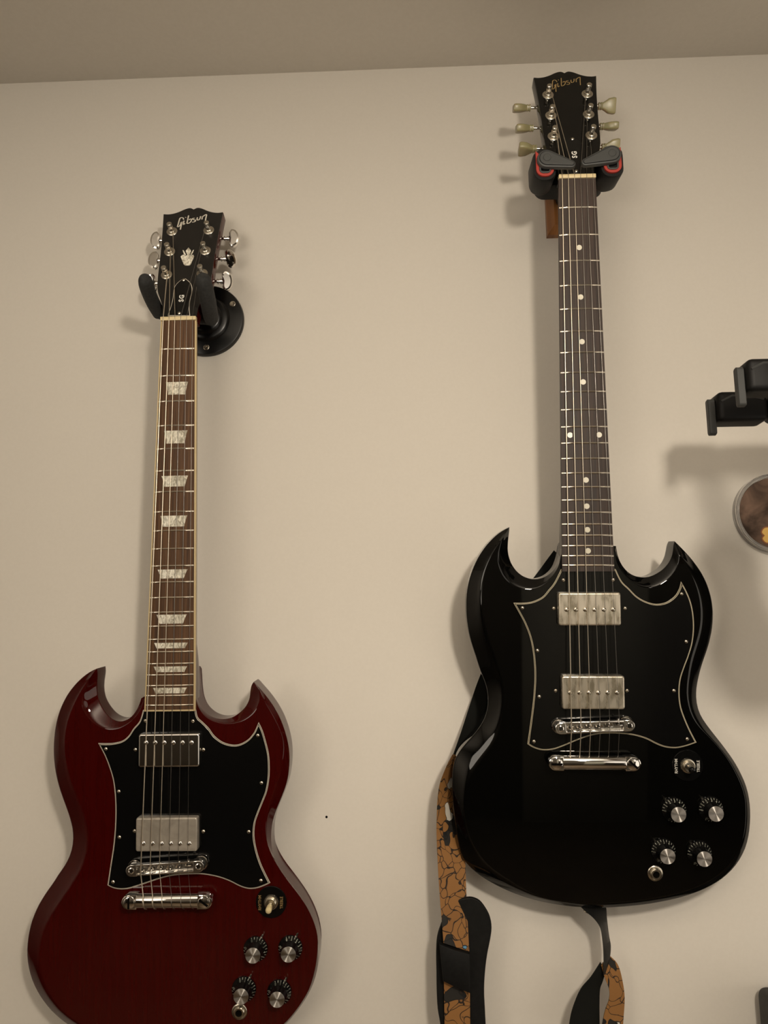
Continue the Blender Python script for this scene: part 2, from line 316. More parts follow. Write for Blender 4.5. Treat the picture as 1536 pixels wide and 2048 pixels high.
IN_L = [(-31.2,12.3),(-32.1,9.0),(-33.1,5.7),(-34.4,2.5),(-36.0,-0.5),(-37.9,-3.3),(-40.0,-6.0),(-42.4,-8.5),(-44.9,-10.7),(-47.7,-12.8),(-50.5,-14.7),(-53.5,-16.4),(-56.5,-17.9),(-59.7,-19.1),(-63.0,-19.9),(-66.4,-20.3),(-69.8,-20.4),(-73.1,-19.9),(-76.3,-19.1),(-79.5,-17.9),(-82.6,-16.4),(-85.6,-14.7),(-88.4,-12.8),(-91.1,-10.7),(-93.6,-8.3),(-95.9,-5.8),(-97.9,-3.1),(-99.7,-0.1),(-101.1,3.0),(-102.2,6.2),(-102.9,9.5),(-103.1,12.8),(-102.9,16.2),(-102.1,19.4),(-101.0,22.7),(-99.6,25.8),(-98.1,28.9),(-96.6,32.0),(-95.0,35.1),(-93.5,38.2),(-95.5,35.4),(-97.5,32.7),(-99.4,29.8),(-101.3,27.0),(-103.1,24.1),(-104.8,21.1),(-106.4,18.2),(-108.0,15.1),(-109.5,12.1),(-111.0,9.0),(-112.3,5.9),(-113.7,2.7),(-114.9,-0.4),(-116.1,-3.6),(-117.2,-6.9),(-118.1,-10.1),(-118.9,-13.4),(-119.6,-16.8),(-120.2,-20.1),(-120.6,-23.5),(-120.9,-26.9),(-121.1,-30.3),(-121.1,-33.7),(-121.0,-39.7),(-120.5,-45.6),(-119.6,-51.5),(-118.4,-57.4),(-116.9,-63.2),(-115.3,-68.9),(-113.4,-74.5),(-111.2,-80.1),(-108.9,-85.6),(-106.4,-91.0),(-103.9,-96.4),(-101.4,-101.8),(-99.0,-107.3),(-96.8,-112.9),(-95.0,-118.6),(-93.6,-124.4),(-92.6,-130.2),(-92.1,-136.2),(-91.9,-142.1),(-92.3,-148.5),(-93.3,-154.9),(-94.9,-161.1),(-96.9,-167.1),(-99.4,-173.0),(-102.4,-178.7),(-105.7,-184.2),(-109.2,-189.5),(-112.9,-194.8),(-116.6,-200.0),(-120.3,-205.3),(-123.9,-210.5),(-127.5,-215.8),(-131.1,-221.2),(-134.4,-226.7),(-137.3,-232.4),(-139.7,-238.3),(-141.6,-244.4),(-142.8,-250.7),(-143.5,-257.1),(-143.8,-263.5),(-143.5,-269.3),(-142.8,-275.1),(-141.6,-280.9),(-140.0,-286.5),(-137.9,-292.0),(-135.5,-297.3),(-132.7,-302.5),(-129.6,-307.4),(-126.1,-312.2),(-122.3,-316.6),(-118.2,-320.8),(-113.8,-324.6),(-109.1,-328.2),(-104.3,-331.4),(-99.3,-334.5),(-94.2,-337.4),(-89.1,-340.3),(-83.9,-343.0),(-78.7,-345.6),(-73.4,-348.3),(-68.1,-350.8),(-62.8,-353.1),(-57.3,-355.2),(-51.7,-357.0),(-46.1,-358.7),(-40.5,-360.4),(-34.8,-361.8),(-29.1,-363.0),(-23.3,-363.9),(-17.5,-364.6),(-11.6,-365.2),(-5.8,-365.9),(0.0,-366.5),(6.9,-366.4),(13.8,-366.3),(20.7,-366.2),(27.6,-366.0),(34.5,-365.6),(41.4,-364.8),(48.2,-363.8),(55.0,-362.8),(61.8,-361.6),(68.6,-360.3),(75.3,-358.7),(82.0,-356.9),(88.6,-355.0),(95.2,-352.9),(101.6,-350.4),(107.9,-347.5),(114.0,-344.3),(119.9,-340.6),(125.3,-336.4),(130.3,-331.6),(135.0,-326.6),(139.5,-321.3),(143.7,-315.8),(147.7,-310.2),(151.4,-304.4),(154.7,-298.3),(157.1,-291.9),(159.1,-285.2),(160.7,-278.5),(162.1,-271.8),(163.1,-264.9),(163.9,-258.1),(164.3,-251.2),(163.9,-244.6),(162.7,-238.1),(160.8,-231.8),(158.4,-225.7),(155.6,-219.7),(152.5,-213.9),(148.9,-208.3),(145.1,-203.0),(141.1,-197.7),(136.9,-192.6),(132.8,-187.5),(128.8,-182.2),(124.9,-176.9),(121.2,-171.4),(117.8,-165.8),(114.6,-160.0),(111.9,-154.0),(109.6,-147.8),(108.0,-141.4),(107.1,-134.9),(106.9,-128.3),(107.1,-123.6),(107.5,-118.9),(108.1,-114.3),(109.0,-109.7),(110.2,-105.1),(111.5,-100.6),(112.9,-96.1),(114.4,-91.7),(115.9,-87.2),(117.4,-82.8),(118.8,-78.3),(120.2,-73.8),(121.5,-69.3),(122.7,-64.8),(123.9,-60.2),(125.0,-55.7),(126.0,-51.1),(126.7,-46.4),(127.1,-41.8),(127.1,-38.8),(126.9,-35.8),(126.5,-32.8),(125.8,-29.9),(125.0,-27.0),(123.9,-24.1),(122.8,-21.4),(121.5,-18.7),(120.1,-16.0),(118.6,-13.4),(117.1,-10.7),(115.6,-8.1),(114.1,-5.5),(112.6,-2.9),(111.1,-0.3),(109.7,2.3),(108.3,5.0),(107.0,7.7),(105.7,10.4),(104.4,13.1),(103.1,15.9),(101.9,18.6),(100.7,21.3),(100.4,22.0),(100.7,21.5),(101.3,19.6),(101.8,16.6),(101.9,13.1),(101.3,9.6),(100.2,6.1),(98.7,2.7),(96.9,-0.4),(94.6,-3.3),(92.0,-5.9),(89.1,-8.2),(85.9,-10.2),(82.7,-11.9),(79.2,-13.2),(75.7,-14.2),(72.0,-14.9),(68.3,-15.3),(64.6,-15.4),(60.9,-15.3),(57.2,-14.8),(53.5,-14.1),(50.0,-13.1),(46.6,-11.7),(43.3,-10.0),(40.2,-7.9),(37.4,-5.5),(34.9,-2.8),(32.9,0.2),(31.2,3.4),(29.9,6.9),(29.0,10.5),(28.4,14.2),(28.1,17.9),(27.8,21.6),(27.7,25.3),(27.6,29.1),(27.5,32.8),(27.4,36.6)]
OUT_R = [(-25.0,33.1),(-25.5,29.6),(-26.0,26.2),(-26.6,22.8),(-27.3,19.4),(-28.3,16.1),(-29.4,12.9),(-30.8,9.7),(-32.4,6.7),(-34.3,3.9),(-36.4,1.2),(-38.8,-1.2),(-41.4,-3.3),(-44.3,-5.2),(-47.3,-6.6),(-50.6,-7.7),(-53.9,-8.4),(-57.2,-8.6),(-60.6,-8.5),(-63.9,-7.8),(-67.1,-6.7),(-70.2,-5.3),(-73.0,-3.4),(-75.6,-1.2),(-78.0,1.2),(-80.0,3.9),(-81.8,6.8),(-83.4,9.9),(-84.6,13.1),(-85.6,16.4),(-86.3,19.7),(-86.7,23.1),(-86.9,26.5),(-86.7,30.0),(-86.5,33.4),(-86.1,36.9),(-85.7,40.3),(-85.3,43.7),(-84.9,47.1),(-84.7,50.6),(-89.0,48.6),(-93.1,46.3),(-97.1,43.7),(-100.8,40.7),(-104.3,37.5),(-107.6,34.1),(-110.8,30.6),(-113.7,26.9),(-116.5,23.0),(-119.1,19.1),(-121.5,15.0),(-123.7,10.7),(-125.7,6.4),(-127.5,2.1),(-129.1,-2.4),(-130.6,-6.9),(-131.8,-11.5),(-132.8,-16.1),(-133.6,-20.8),(-134.2,-25.5),(-134.6,-30.3),(-134.8,-35.0),(-134.9,-39.7),(-134.8,-45.5),(-134.5,-51.2),(-134.0,-56.9),(-133.2,-62.5),(-132.3,-68.2),(-131.1,-73.8),(-129.7,-79.3),(-128.0,-84.8),(-126.3,-90.3),(-124.5,-95.7),(-122.9,-101.2),(-121.2,-106.7),(-119.4,-112.1),(-117.3,-117.4),(-115.2,-122.7),(-113.4,-128.2),(-112.1,-133.7),(-111.4,-139.4),(-111.2,-145.1),(-111.5,-150.3),(-112.3,-155.5),(-113.6,-160.5),(-115.5,-165.4),(-117.9,-170.0),(-120.6,-174.4),(-123.7,-178.6),(-127.0,-182.6),(-130.5,-186.5),(-134.0,-190.3),(-137.5,-194.2),(-140.8,-198.2),(-143.9,-202.4),(-146.6,-206.8),(-148.8,-211.5),(-150.3,-216.5),(-151.4,-221.6),(-152.0,-226.7),(-152.4,-231.9),(-152.5,-237.1),(-152.6,-242.3),(-152.4,-249.4),(-152.0,-256.5),(-151.4,-263.6),(-150.7,-270.6),(-149.9,-277.7),(-149.0,-284.7),(-148.1,-291.7),(-147.1,-298.8),(-145.9,-305.7),(-144.3,-312.6),(-141.7,-319.2),(-137.8,-325.1),(-133.0,-330.4),(-127.7,-335.1),(-122.0,-339.3),(-116.0,-343.1),(-109.9,-346.5),(-103.5,-349.8),(-97.1,-352.8),(-90.6,-355.5),(-83.9,-357.9),(-77.1,-360.0),(-70.3,-361.9),(-63.4,-363.5),(-56.4,-364.9),(-49.5,-366.0),(-42.4,-367.0),(-35.4,-367.8),(-28.3,-368.4),(-21.3,-368.9),(-14.2,-369.2),(-7.1,-369.4),(0.0,-369.5),(7.0,-369.4),(14.1,-369.3),(21.1,-369.0),(28.1,-368.5),(35.1,-368.0),(42.1,-367.3),(49.1,-366.6),(56.1,-365.7),(63.0,-364.7),(69.9,-363.5),(76.9,-362.2),(83.7,-360.8),(90.6,-359.2),(97.4,-357.4),(104.1,-355.4),(110.8,-353.1),(117.3,-350.6),(123.7,-347.8),(130.0,-344.6),(136.1,-341.1),(142.0,-337.2),(147.4,-332.8),(152.5,-328.0),(157.1,-322.7),(161.3,-317.0),(164.8,-310.9),(167.8,-304.6),(170.1,-297.9),(171.8,-291.1),(173.0,-284.2),(173.8,-277.2),(174.3,-270.2),(174.4,-263.2),(174.2,-256.6),(173.6,-250.2),(172.6,-243.7),(171.1,-237.4),(169.1,-231.2),(166.6,-225.2),(163.9,-219.3),(160.9,-213.5),(157.6,-207.9),(154.0,-202.4),(150.3,-197.1),(146.5,-191.8),(142.6,-186.6),(138.7,-181.4),(134.8,-176.2),(131.0,-170.9),(127.4,-165.4),(124.4,-159.7),(122.2,-153.6),(120.9,-147.2),(120.4,-140.7),(120.5,-135.7),(121.0,-130.7),(121.9,-125.8),(123.0,-121.0),(124.3,-116.2),(125.7,-111.4),(127.3,-106.6),(129.0,-101.9),(130.8,-97.3),(132.6,-92.6),(134.3,-87.9),(135.9,-83.2),(137.3,-78.4),(138.5,-73.6),(139.6,-68.7),(140.4,-63.8),(141.0,-58.8),(141.4,-53.9),(141.6,-48.9),(141.6,-44.8),(141.3,-40.6),(140.9,-36.5),(140.3,-32.5),(139.5,-28.4),(138.5,-24.4),(137.4,-20.4),(136.1,-16.5),(134.7,-12.7),(133.0,-8.9),(131.2,-5.2),(129.3,-1.6),(127.1,2.0),(124.9,5.4),(122.5,8.8),(120.1,12.2),(117.6,15.4),(115.0,18.6),(112.3,21.7),(109.5,24.8),(106.7,27.8),(103.8,30.7),(100.8,33.6),(99.7,31.4),(98.9,28.9),(98.3,26.2),(97.8,23.4),(97.1,20.6),(96.4,17.8),(95.4,15.1),(94.2,12.5),(92.8,9.9),(91.2,7.6),(89.4,5.4),(87.4,3.3),(85.2,1.4),(82.9,-0.3),(80.5,-1.9),(78.0,-3.3),(75.4,-4.6),(72.7,-5.6),(70.0,-6.4),(67.1,-6.8),(64.3,-6.9),(61.4,-6.8),(58.6,-6.3),(55.8,-5.7),(53.1,-4.7),(50.5,-3.5),(48.1,-1.9),(45.9,-0.1),(43.9,1.9),(42.1,4.1),(40.4,6.4),(39.0,8.9),(37.7,11.5),(36.6,14.2),(35.8,16.9),(35.1,19.7),(34.7,22.6),(34.3,25.5),(34.0,28.4)]
IN_R = [(-28.2,20.9),(-29.0,17.4),(-29.8,14.0),(-30.7,10.6),(-31.7,7.3),(-32.9,4.0),(-34.5,0.9),(-36.3,-2.0),(-38.3,-4.9),(-40.6,-7.5),(-43.0,-10.0),(-45.7,-12.2),(-48.5,-14.3),(-51.5,-16.1),(-54.6,-17.6),(-57.9,-18.8),(-61.2,-19.6),(-64.6,-20.0),(-68.1,-19.9),(-71.5,-19.6),(-74.9,-18.8),(-78.2,-17.8),(-81.4,-16.4),(-84.4,-14.7),(-87.1,-12.6),(-89.6,-10.2),(-91.9,-7.6),(-93.9,-4.8),(-95.6,-1.7),(-97.0,1.4),(-98.2,4.7),(-99.1,8.1),(-99.7,11.5),(-99.9,14.9),(-99.6,18.4),(-99.1,21.8),(-98.2,25.2),(-97.2,28.5),(-96.3,31.7),(-95.4,34.9),(-97.4,32.6),(-99.3,30.2),(-101.0,27.8),(-102.6,25.2),(-104.1,22.6),(-105.5,19.9),(-106.8,17.2),(-108.0,14.4),(-109.2,11.6),(-110.4,8.8),(-111.5,6.0),(-112.5,3.2),(-113.4,0.3),(-114.2,-2.6),(-114.9,-5.5),(-115.6,-8.5),(-116.2,-11.5),(-116.6,-14.4),(-117.0,-17.4),(-117.4,-20.4),(-117.6,-23.5),(-117.8,-26.5),(-117.8,-29.5),(-117.7,-35.2),(-117.2,-40.9),(-116.5,-46.6),(-115.6,-52.2),(-114.5,-57.8),(-113.2,-63.4),(-111.7,-68.9),(-110.1,-74.4),(-108.4,-79.9),(-106.5,-85.3),(-104.7,-90.7),(-103.0,-96.1),(-101.4,-101.6),(-99.9,-107.2),(-98.2,-112.6),(-96.5,-118.1),(-95.2,-123.6),(-94.5,-129.3),(-94.4,-135.0),(-94.6,-141.7),(-95.1,-148.4),(-95.9,-155.1),(-96.9,-161.7),(-98.1,-168.3),(-99.8,-174.8),(-102.0,-181.1),(-104.7,-187.2),(-108.1,-193.0),(-112.0,-198.4),(-116.1,-203.7),(-120.2,-209.0),(-124.2,-214.4),(-127.8,-220.0),(-131.1,-225.9),(-133.8,-232.0),(-135.8,-238.4),(-137.3,-244.9),(-138.4,-251.6),(-139.1,-258.2),(-139.4,-264.9),(-139.2,-270.6),(-138.4,-276.3),(-137.2,-281.9),(-135.6,-287.4),(-133.8,-292.8),(-131.5,-298.0),(-128.9,-303.1),(-125.9,-308.0),(-122.6,-312.7),(-119.0,-317.1),(-115.0,-321.2),(-110.8,-325.1),(-106.4,-328.7),(-101.7,-332.0),(-96.9,-335.2),(-92.1,-338.2),(-87.2,-341.2),(-82.3,-344.2),(-77.4,-347.1),(-72.4,-349.9),(-67.3,-352.4),(-62.0,-354.7),(-56.6,-356.6),(-51.1,-358.0),(-45.5,-359.2),(-39.8,-360.0),(-34.2,-360.7),(-28.5,-361.3),(-22.8,-361.9),(-17.1,-362.4),(-11.4,-363.0),(-5.7,-363.5),(0.0,-364.0),(6.7,-363.3),(13.4,-362.6),(20.1,-362.0),(26.8,-361.4),(33.6,-360.8),(40.3,-360.2),(47.0,-359.4),(53.7,-358.5),(60.3,-357.6),(67.0,-356.4),(73.6,-355.2),(80.2,-353.8),(86.7,-352.2),(93.3,-350.5),(99.7,-348.5),(106.1,-346.3),(112.4,-343.8),(118.5,-341.1),(124.5,-338.1),(130.4,-334.7),(135.9,-330.9),(141.2,-326.7),(146.1,-322.0),(150.5,-317.0),(154.5,-311.5),(158.0,-305.8),(160.9,-299.7),(163.2,-293.4),(164.9,-286.9),(166.1,-280.2),(166.9,-273.5),(167.4,-266.8),(167.5,-260.1),(167.4,-253.2),(166.6,-246.4),(165.0,-239.8),(162.8,-233.3),(160.2,-227.0),(157.3,-220.8),(154.2,-214.7),(150.8,-208.8),(147.1,-203.1),(143.0,-197.6),(138.7,-192.3),(134.2,-187.1),(129.6,-182.1),(124.8,-177.2),(120.1,-172.2),(116.0,-166.8),(112.6,-160.9),(110.0,-154.6),(108.3,-148.0),(107.2,-141.2),(106.8,-134.4),(107.0,-129.6),(107.4,-124.8),(108.0,-120.0),(108.8,-115.3),(109.5,-110.5),(110.4,-105.8),(111.4,-101.0),(112.6,-96.4),(114.0,-91.7),(115.5,-87.2),(117.0,-82.6),(118.5,-78.0),(120.0,-73.4),(121.3,-68.8),(122.4,-64.1),(123.3,-59.4),(123.9,-54.6),(124.2,-49.8),(124.3,-45.0),(124.3,-42.3),(124.1,-39.6),(123.9,-36.9),(123.7,-34.2),(123.3,-31.5),(122.9,-28.8),(122.4,-26.2),(121.8,-23.5),(121.2,-20.9),(120.5,-18.3),(119.7,-15.7),(118.9,-13.1),(118.0,-10.6),(117.0,-8.1),(116.0,-5.6),(114.9,-3.1),(113.8,-0.6),(112.6,1.8),(111.4,4.2),(110.1,6.6),(108.7,8.9),(107.4,11.2),(106.0,13.6),(104.5,15.6),(103.2,16.7),(102.5,16.3),(102.2,14.4),(102.0,11.7),(101.5,8.7),(100.6,5.6),(99.4,2.7),(97.8,-0.1),(95.9,-2.7),(93.8,-5.2),(91.6,-7.5),(89.2,-9.7),(86.7,-11.8),(84.0,-13.7),(81.3,-15.3),(78.4,-16.7),(75.4,-17.8),(72.3,-18.5),(69.1,-18.7),(65.9,-18.6),(62.7,-18.1),(59.6,-17.3),(56.6,-16.1),(53.8,-14.6),(51.0,-12.9),(48.4,-11.0),(46.0,-8.9),(43.6,-6.6),(41.4,-4.3),(39.4,-1.7),(37.5,0.9),(35.8,3.7),(34.4,6.6),(33.2,9.6),(32.3,12.7),(31.6,15.8),(31.1,19.0),(30.7,22.3)]
PG_L = [(-30.2,-3.6),(-35.4,-10.7),(-42.3,-18.8),(-47.8,-26.9),(-54.8,-32.3),(-64.7,-34.7),(-73.1,-35.1),(-82.6,-34.8),(-78.7,-41.6),(-74.3,-49.8),(-69.2,-62.1),(-64.7,-77.0),(-62.4,-94.6),(-61.7,-112.0),(-62.1,-129.4),(-63.7,-148.1),(-66.2,-165.4),(-69.6,-189.2),(-63.7,-192.1),(-55.4,-193.7),(-45.7,-193.2),(-36.0,-190.6),(-23.6,-186.7),(-11.2,-182.8),(2.6,-179.6),(16.4,-178.4),(33.0,-178.0),(44.0,-179.1),(56.4,-181.8),(67.5,-185.8),(78.5,-191.1),(88.1,-193.8),(97.7,-193.2),(107.3,-190.0),(112.3,-187.6),(107.3,-178.1),(101.8,-166.3),(97.1,-151.7),(94.7,-137.1),(95.7,-123.8),(99.2,-113.2),(104.8,-99.9),(109.0,-89.2),(111.5,-75.8),(112.1,-62.4),(111.2,-48.9),(108.4,-36.7),(104.3,-23.1),(99.7,-13.5),(97.3,-18.9),(93.8,-25.7),(86.8,-33.1),(77.1,-37.7),(67.3,-37.6),(57.5,-34.1),(49.1,-27.3),(43.5,-19.7),(36.4,-12.8),(30.8,-7.3),(27.3,-3.8)]
PG_R = [(-27.8,-2.0),(-37.1,-12.0),(-43.9,-20.4),(-50.6,-27.9),(-60.7,-32.8),(-70.7,-34.5),(-83.0,-34.5),(-77.5,-44.5),(-71.0,-57.0),(-65.4,-71.9),(-62.3,-86.9),(-60.8,-103.4),(-60.7,-119.9),(-62.2,-139.7),(-65.0,-161.1),(-69.5,-190.7),(-63.0,-194.7),(-53.1,-197.4),(-41.6,-196.7),(-30.0,-192.9),(-18.4,-188.0),(-5.2,-183.0),(8.0,-179.7),(21.1,-178.8),(34.2,-179.2),(47.3,-180.7),(60.3,-184.4),(71.6,-190.0),(81.3,-193.5),(92.7,-194.5),(104.1,-192.3),(115.9,-188.2),(109.4,-175.2),(104.0,-162.2),(99.9,-149.1),(98.6,-134.4),(100.1,-119.7),(104.5,-106.5),(109.7,-93.4),(114.2,-78.6),(116.2,-62.1),(115.5,-45.6),(112.8,-32.4),(108.2,-20.8),(103.0,-11.1),(100.8,-19.1),(95.7,-27.4),(86.5,-34.0),(75.0,-36.1),(63.5,-33.1),(53.7,-27.3),(45.7,-18.9),(37.6,-10.6),(29.8,-2.2)]
SCREWS_L = [(-28.5,-10.5),(25.6,-11.4),(-73.1,-41.1),(99.0,-27.9),(-57.7,-87.7),(103.0,-79.7),(-56.3,-137.3),(88.7,-132.4),(-62.8,-185.3),(102.1,-184.5),(-39.4,-42.1),(37.7,-42.9),(-39.3,-130.7),(38.0,-131.6)]
SCREWS_R = [(-27.0,-9.2),(28.1,-9.2),(-73.0,-40.2),(103.0,-25.1),(-57.0,-87.5),(106.8,-77.6),(-55.8,-138.3),(92.0,-131.4),(-62.3,-187.5),(105.4,-184.1),(-38.3,-40.8),(40.7,-40.9),(-37.6,-131.7),(41.0,-131.5)]
POLES_L = [(-23.0,-32.9),(-13.3,-33.0),(-3.6,-33.1),(6.2,-33.2),(14.9,-33.3),(24.9,-33.4),(-26.0,-141.5),(-15.4,-141.6),(-5.4,-141.7),(5.2,-141.7),(15.7,-141.8),(25.3,-141.9)]
POLES_R = [(-25.6,-41.4),(-15.8,-41.4),(-5.4,-41.4),(4.1,-41.5),(14.2,-41.5),(24.4,-41.5),(-23.3,-132.3),(-13.5,-132.3),(-3.4,-132.3),(6.5,-132.3),(16.6,-132.2),(26.7,-132.2)]
TRC = [(-13.7,2.8),(-13.5,5.7),(-11.5,18.1),(-10.7,29.9),(-11.0,39.2),(-10.5,47.3),(-7.8,53.3),(-3.0,58.5),(1.1,60.1),(3.9,58.3),(8.7,53.3),(11.4,46.5),(12.3,38.4),(11.3,26.5),(11.2,15.9),(13.5,1.8)]
STRAPTAB = [(48.4,-286.9),(56.6,-286.5),(64.8,-289.9),(71.1,-297.5),(75.7,-306.7),(77.0,-317.4),(75.0,-329.6),(71.3,-344.8),(68.4,-362.9),(67.0,-380.9),(67.3,-398.7),(67.7,-413.5),(68.1,-428.1),(68.3,-445.0),(19.4,-445.0),(19.2,-428.7),(18.7,-414.0),(16.3,-399.2),(15.6,-381.4),(15.7,-363.4),(15.7,-342.2),(17.2,-327.0),(21.5,-314.7),(28.4,-300.9),(38.5,-290.0)]
LOGO = [[(-11.3,159.8),(-12.2,162.4),(-14.2,163.5),(-16.3,162.2),(-17.1,157.6),(-17.6,151.9),(-18.1,147.9),(-16.2,148.2),(-14.7,150.8),(-14.0,155.1)],[(-15.0,154.2),(-12.3,156.0)],[(-12.8,156.0),(-13.4,150.8),(-13.8,142.7)],[(-10.6,157.8),(-10.8,152.1),(-10.3,151.4),(-8.8,153.0)],[(-9.2,163.1),(-9.0,163.9)],[(-5.5,166.8),(-5.9,160.1),(-6.2,153.3),(-3.8,153.4),(-1.5,156.2),(-1.2,160.0),(-2.7,160.4),(-4.3,159.0)],[(3.0,161.8),(0.5,161.2),(1.1,159.3),(3.8,158.5),(4.2,156.6),(2.6,155.1),(0.2,155.0)],[(6.5,162.9),(6.2,159.5),(7.3,158.2),(9.4,159.4),(10.2,162.3),(10.3,164.7)],[(12.8,164.6),(12.7,159.1)],[(12.5,162.6),(14.6,165.5),(17.9,167.3),(17.6,161.0),(17.3,153.5)]]
CROWN = [[(-8.5,97.0),(-7.6,98.8),(-5.1,100.4),(-3.0,98.1),(1.0,99.6),(5.1,98.0),(7.0,99.9),(8.9,96.8),(5.5,82.9),(3.9,82.0),(-1.5,82.2),(-3.4,84.5)],[(0.1,111.9),(4.0,106.0),(2.7,99.8),(1.4,98.5),(-0.5,100.0),(-3.0,106.3)],[(-7.3,107.9),(-5.7,107.5),(-2.1,100.3),(-3.0,98.6),(-5.0,101.5)],[(7.5,108.1),(6.2,107.1),(3.6,100.1),(4.8,98.3),(6.6,103.1)]]
S = 628.65
def fy(n): return -S*(1-2**(-n/12.0))
def hw(y): return (43.05+(57.4-43.05)*(-y/452.2))/2          # fingerboard half width
TH, HT = 0.05, radians(17)
def crown_z(x): return -x*x/610.0

def build_guitar(g):
    ip, lean, yw, T = g['ip'], g['lean'], g['yaw'], g['T']
    WN = A4 @ tr(*T) @ rz(ip) @ ry(yw) @ rx(lean)             # neck frame: fingerboard plane, origin at the nut
    WB = WN @ tr(0, -459, -7) @ rx(TH)                        # body frame: top of the body
    WH = WN @ tr(0, 4.5, -3) @ rx(-HT)                        # headstock frame: its face
    WR = WB @ tr(0, -368, -20)
    B2N = mmM(WN.inverted() @ WB); H2N = mmM(WN.inverted() @ WH)
    root = empty('electric_guitar', WR, g['label'], 'guitar', None)
    bodym, headm = g['bodym'], g['headm']
    # --- body: outline, carved bevel, face, back
    O, I = g['outer'], g['inner']; mb = MB(); rings = []
    for t, z in ((.4, -35), (.15, -34.2), (.03, -32.8), (0, -30.8), (0, -29.5)):
        rings.append([(o[0]+(i[0]-o[0])*t, o[1]+(i[1]-o[1])*t, z) for o, i in zip(O, I)])
    dep = [max(1.2, min(10.0, .53*sqrt((o[0]-i[0])**2+(o[1]-i[1])**2)+.2))/13.0 for o, i in zip(O, I)]
    for _ in range(12): dep = [(dep[k-1]+dep[k]*2+dep[(k+1) % len(dep)])/4 for k in range(len(dep))]
    for t, z in ((0, -15.6), (0, -14.8), (.012, -14.1), (.035, -13.45), (.065, -12.95), (.10, -12.35), (.25, -9.9), (.45, -6.7), (.62, -4.0), (.76, -2.0), (.87, -.75), (.94, -.2), (1, 0)):
        rings.append([(o[0]+(i[0]-o[0])*t, o[1]+(i[1]-o[1])*t, z*q) for o, i, q in zip(O, I, dep)])
    mb.loft(rings); obj('body', mb, bodym, root, WB, 50)
    # --- neck shaft and heel
    mb = MB(); rings = []
    for y, d, k in ((9, 15, .93), (0, 15.5, 1), (-20, 14.5, 1), (-80, 15, 1), (-200, 16.5, 1), (-330, 18, 1), (-385, 19, 1), (-405, 22, 1), (-420, 26, 1), (-432, 29, 1), (-462, 30, .98)):
        h = hw(min(y, 0))*k*.995
        e = .62 if y > -390 else .30
        ring = [(-h, y, -5.5), (h, y, -5.5)]
        for i in range(0, 13):
            a = pi*i/12; cx, sx = cos(a), sin(a)
            ring.append((h*math.copysign(abs(cx)**e, cx), y, -5.6-d*abs(sx)**(.9 if y > -390 else .45)))
        rings.append(ring)
    mb.loft(rings); obj('neck', mb, g['neckm'], root, WN, 50)
    # --- headstock
    top = g['htop']
    side = [(21.3, -3), (21.8, 8), (22.9, 18), (26.4, 29), (30.8, 40), (33.2, 52), (34.2, 70), (35.0, 100), (36.8, 135), (39.3, top)]
    cap = [(33, top-.8), (26, top+.2), (19, top+3), (12.5, top+6.8), (7.5, top+8.8), (3.8, top+8.9), (0, top+6.6)]
    half = [tuple(q[:2]) for q in cat_rom([(x, y, 0) for x, y in side], 3)]+[tuple(q[:2]) for q in cat_rom([(x, y, 0) for x, y in [side[-1]]+cap], 4)][1:]
    outl = half+[(-x, y) for x, y in half[::-1]][1:]
    hs = obj('headstock', MB().prism(outl, -14.5, -1.0, .6), headm, root, WH)
    obj('headstock_face', MB().prism(offset(outl, .25), -1.0, 0, .3), 'face_black' if g['red'] else 'black_lacquer', root, WH)
    # logo strokes
    mb = MB()
    for st in g['logo']:
        P = cat_rom([(x, y, 0) for x, y in st], 5) if len(st) > 2 else [(*q, 0) for q in st]
        lt = []; rt = []
        for i, p in enumerate(P):
            a = Vector(P[max(i-1, 0)]); b = Vector(P[min(i+1, len(P)-1)]); t = (b-a).normalized()
            ww = g['logow']*(.75+.5*abs(t.y)); n_ = Vector((-t.y, t.x, 0))*ww
            lt.append(Vector(p)+n_); rt.append(Vector(p)-n_)
        mb.loft([[(l.x, l.y, .22), (r.x, r.y, .22), (r.x, r.y, -.05), (l.x, l.y, -.05)] for l, r in zip(lt, rt)])
    obj('logo', mb, 'silver_print' if g['red'] else 'gold', root, WH)
    if g['red']:
        mb = MB()
        for poly in CROWN: mb.prism(poly, -.05, .18)
        obj('crown_inlay', mb, 'pearl', root, WH)
    # truss rod cover
    P = smooth_closed(TRC, [0, len(TRC)-1], 4)
    tc_ = obj('truss_rod_cover', MB().prism(P, 0, 1.0) if g['red'] else MB().prism(P, 0, 1.6, .5), 'ply_white' if g['red'] else 'black_gloss', root, WH)
    if g['red']: obj('cover_top', MB().prism(offset(P, .75), 1.0, 1.7, .3), 'black_gloss', tc_, WH)
    t_ = text_mesh('SG', 8.2, .1, weight=.25); t_.xf(mmM(tr(g['sgx'], g['sgy'], 1.78) @ rz(pi/2)))
    obj('lettering', t_, 'white_print', tc_, WH)
    scr = MB().lathe([(2.0, 0), (2.0, .5), (1.4, 1.1), (.5, 1.35), (.01, 1.4)], 12)
    scr.rbox((0, 0, 1.3), (2.2, .45, .3), 0).rbox((0, 0, 1.3), (.45, 2.2, .3), 0)
    scm = scr.mesh('screw', M['steel'])
    for y in (6, 57.5): place('screw', scm, tc_, WH @ tr(0, y, 1.5))
    # --- fingerboard, binding, nut, frets, inlays
    yend = -459.0; bw = 1.7 if g['red'] else 0.0
    mb = MB(); rings = []
    for y in [0, -90, -180, -270, -360, yend+bw]:
        h = hw(y)-bw
        rings.append([(-h, y, -5.5)]+[(h*u, y, crown_z(h*u)) for u in (-1, -.75, -.5, -.25, 0, .25, .5, .75, 1)]+[(h, y, -5.5)])
    fb = obj('fingerboard', mb.loft(rings), g['board'], root, WN)
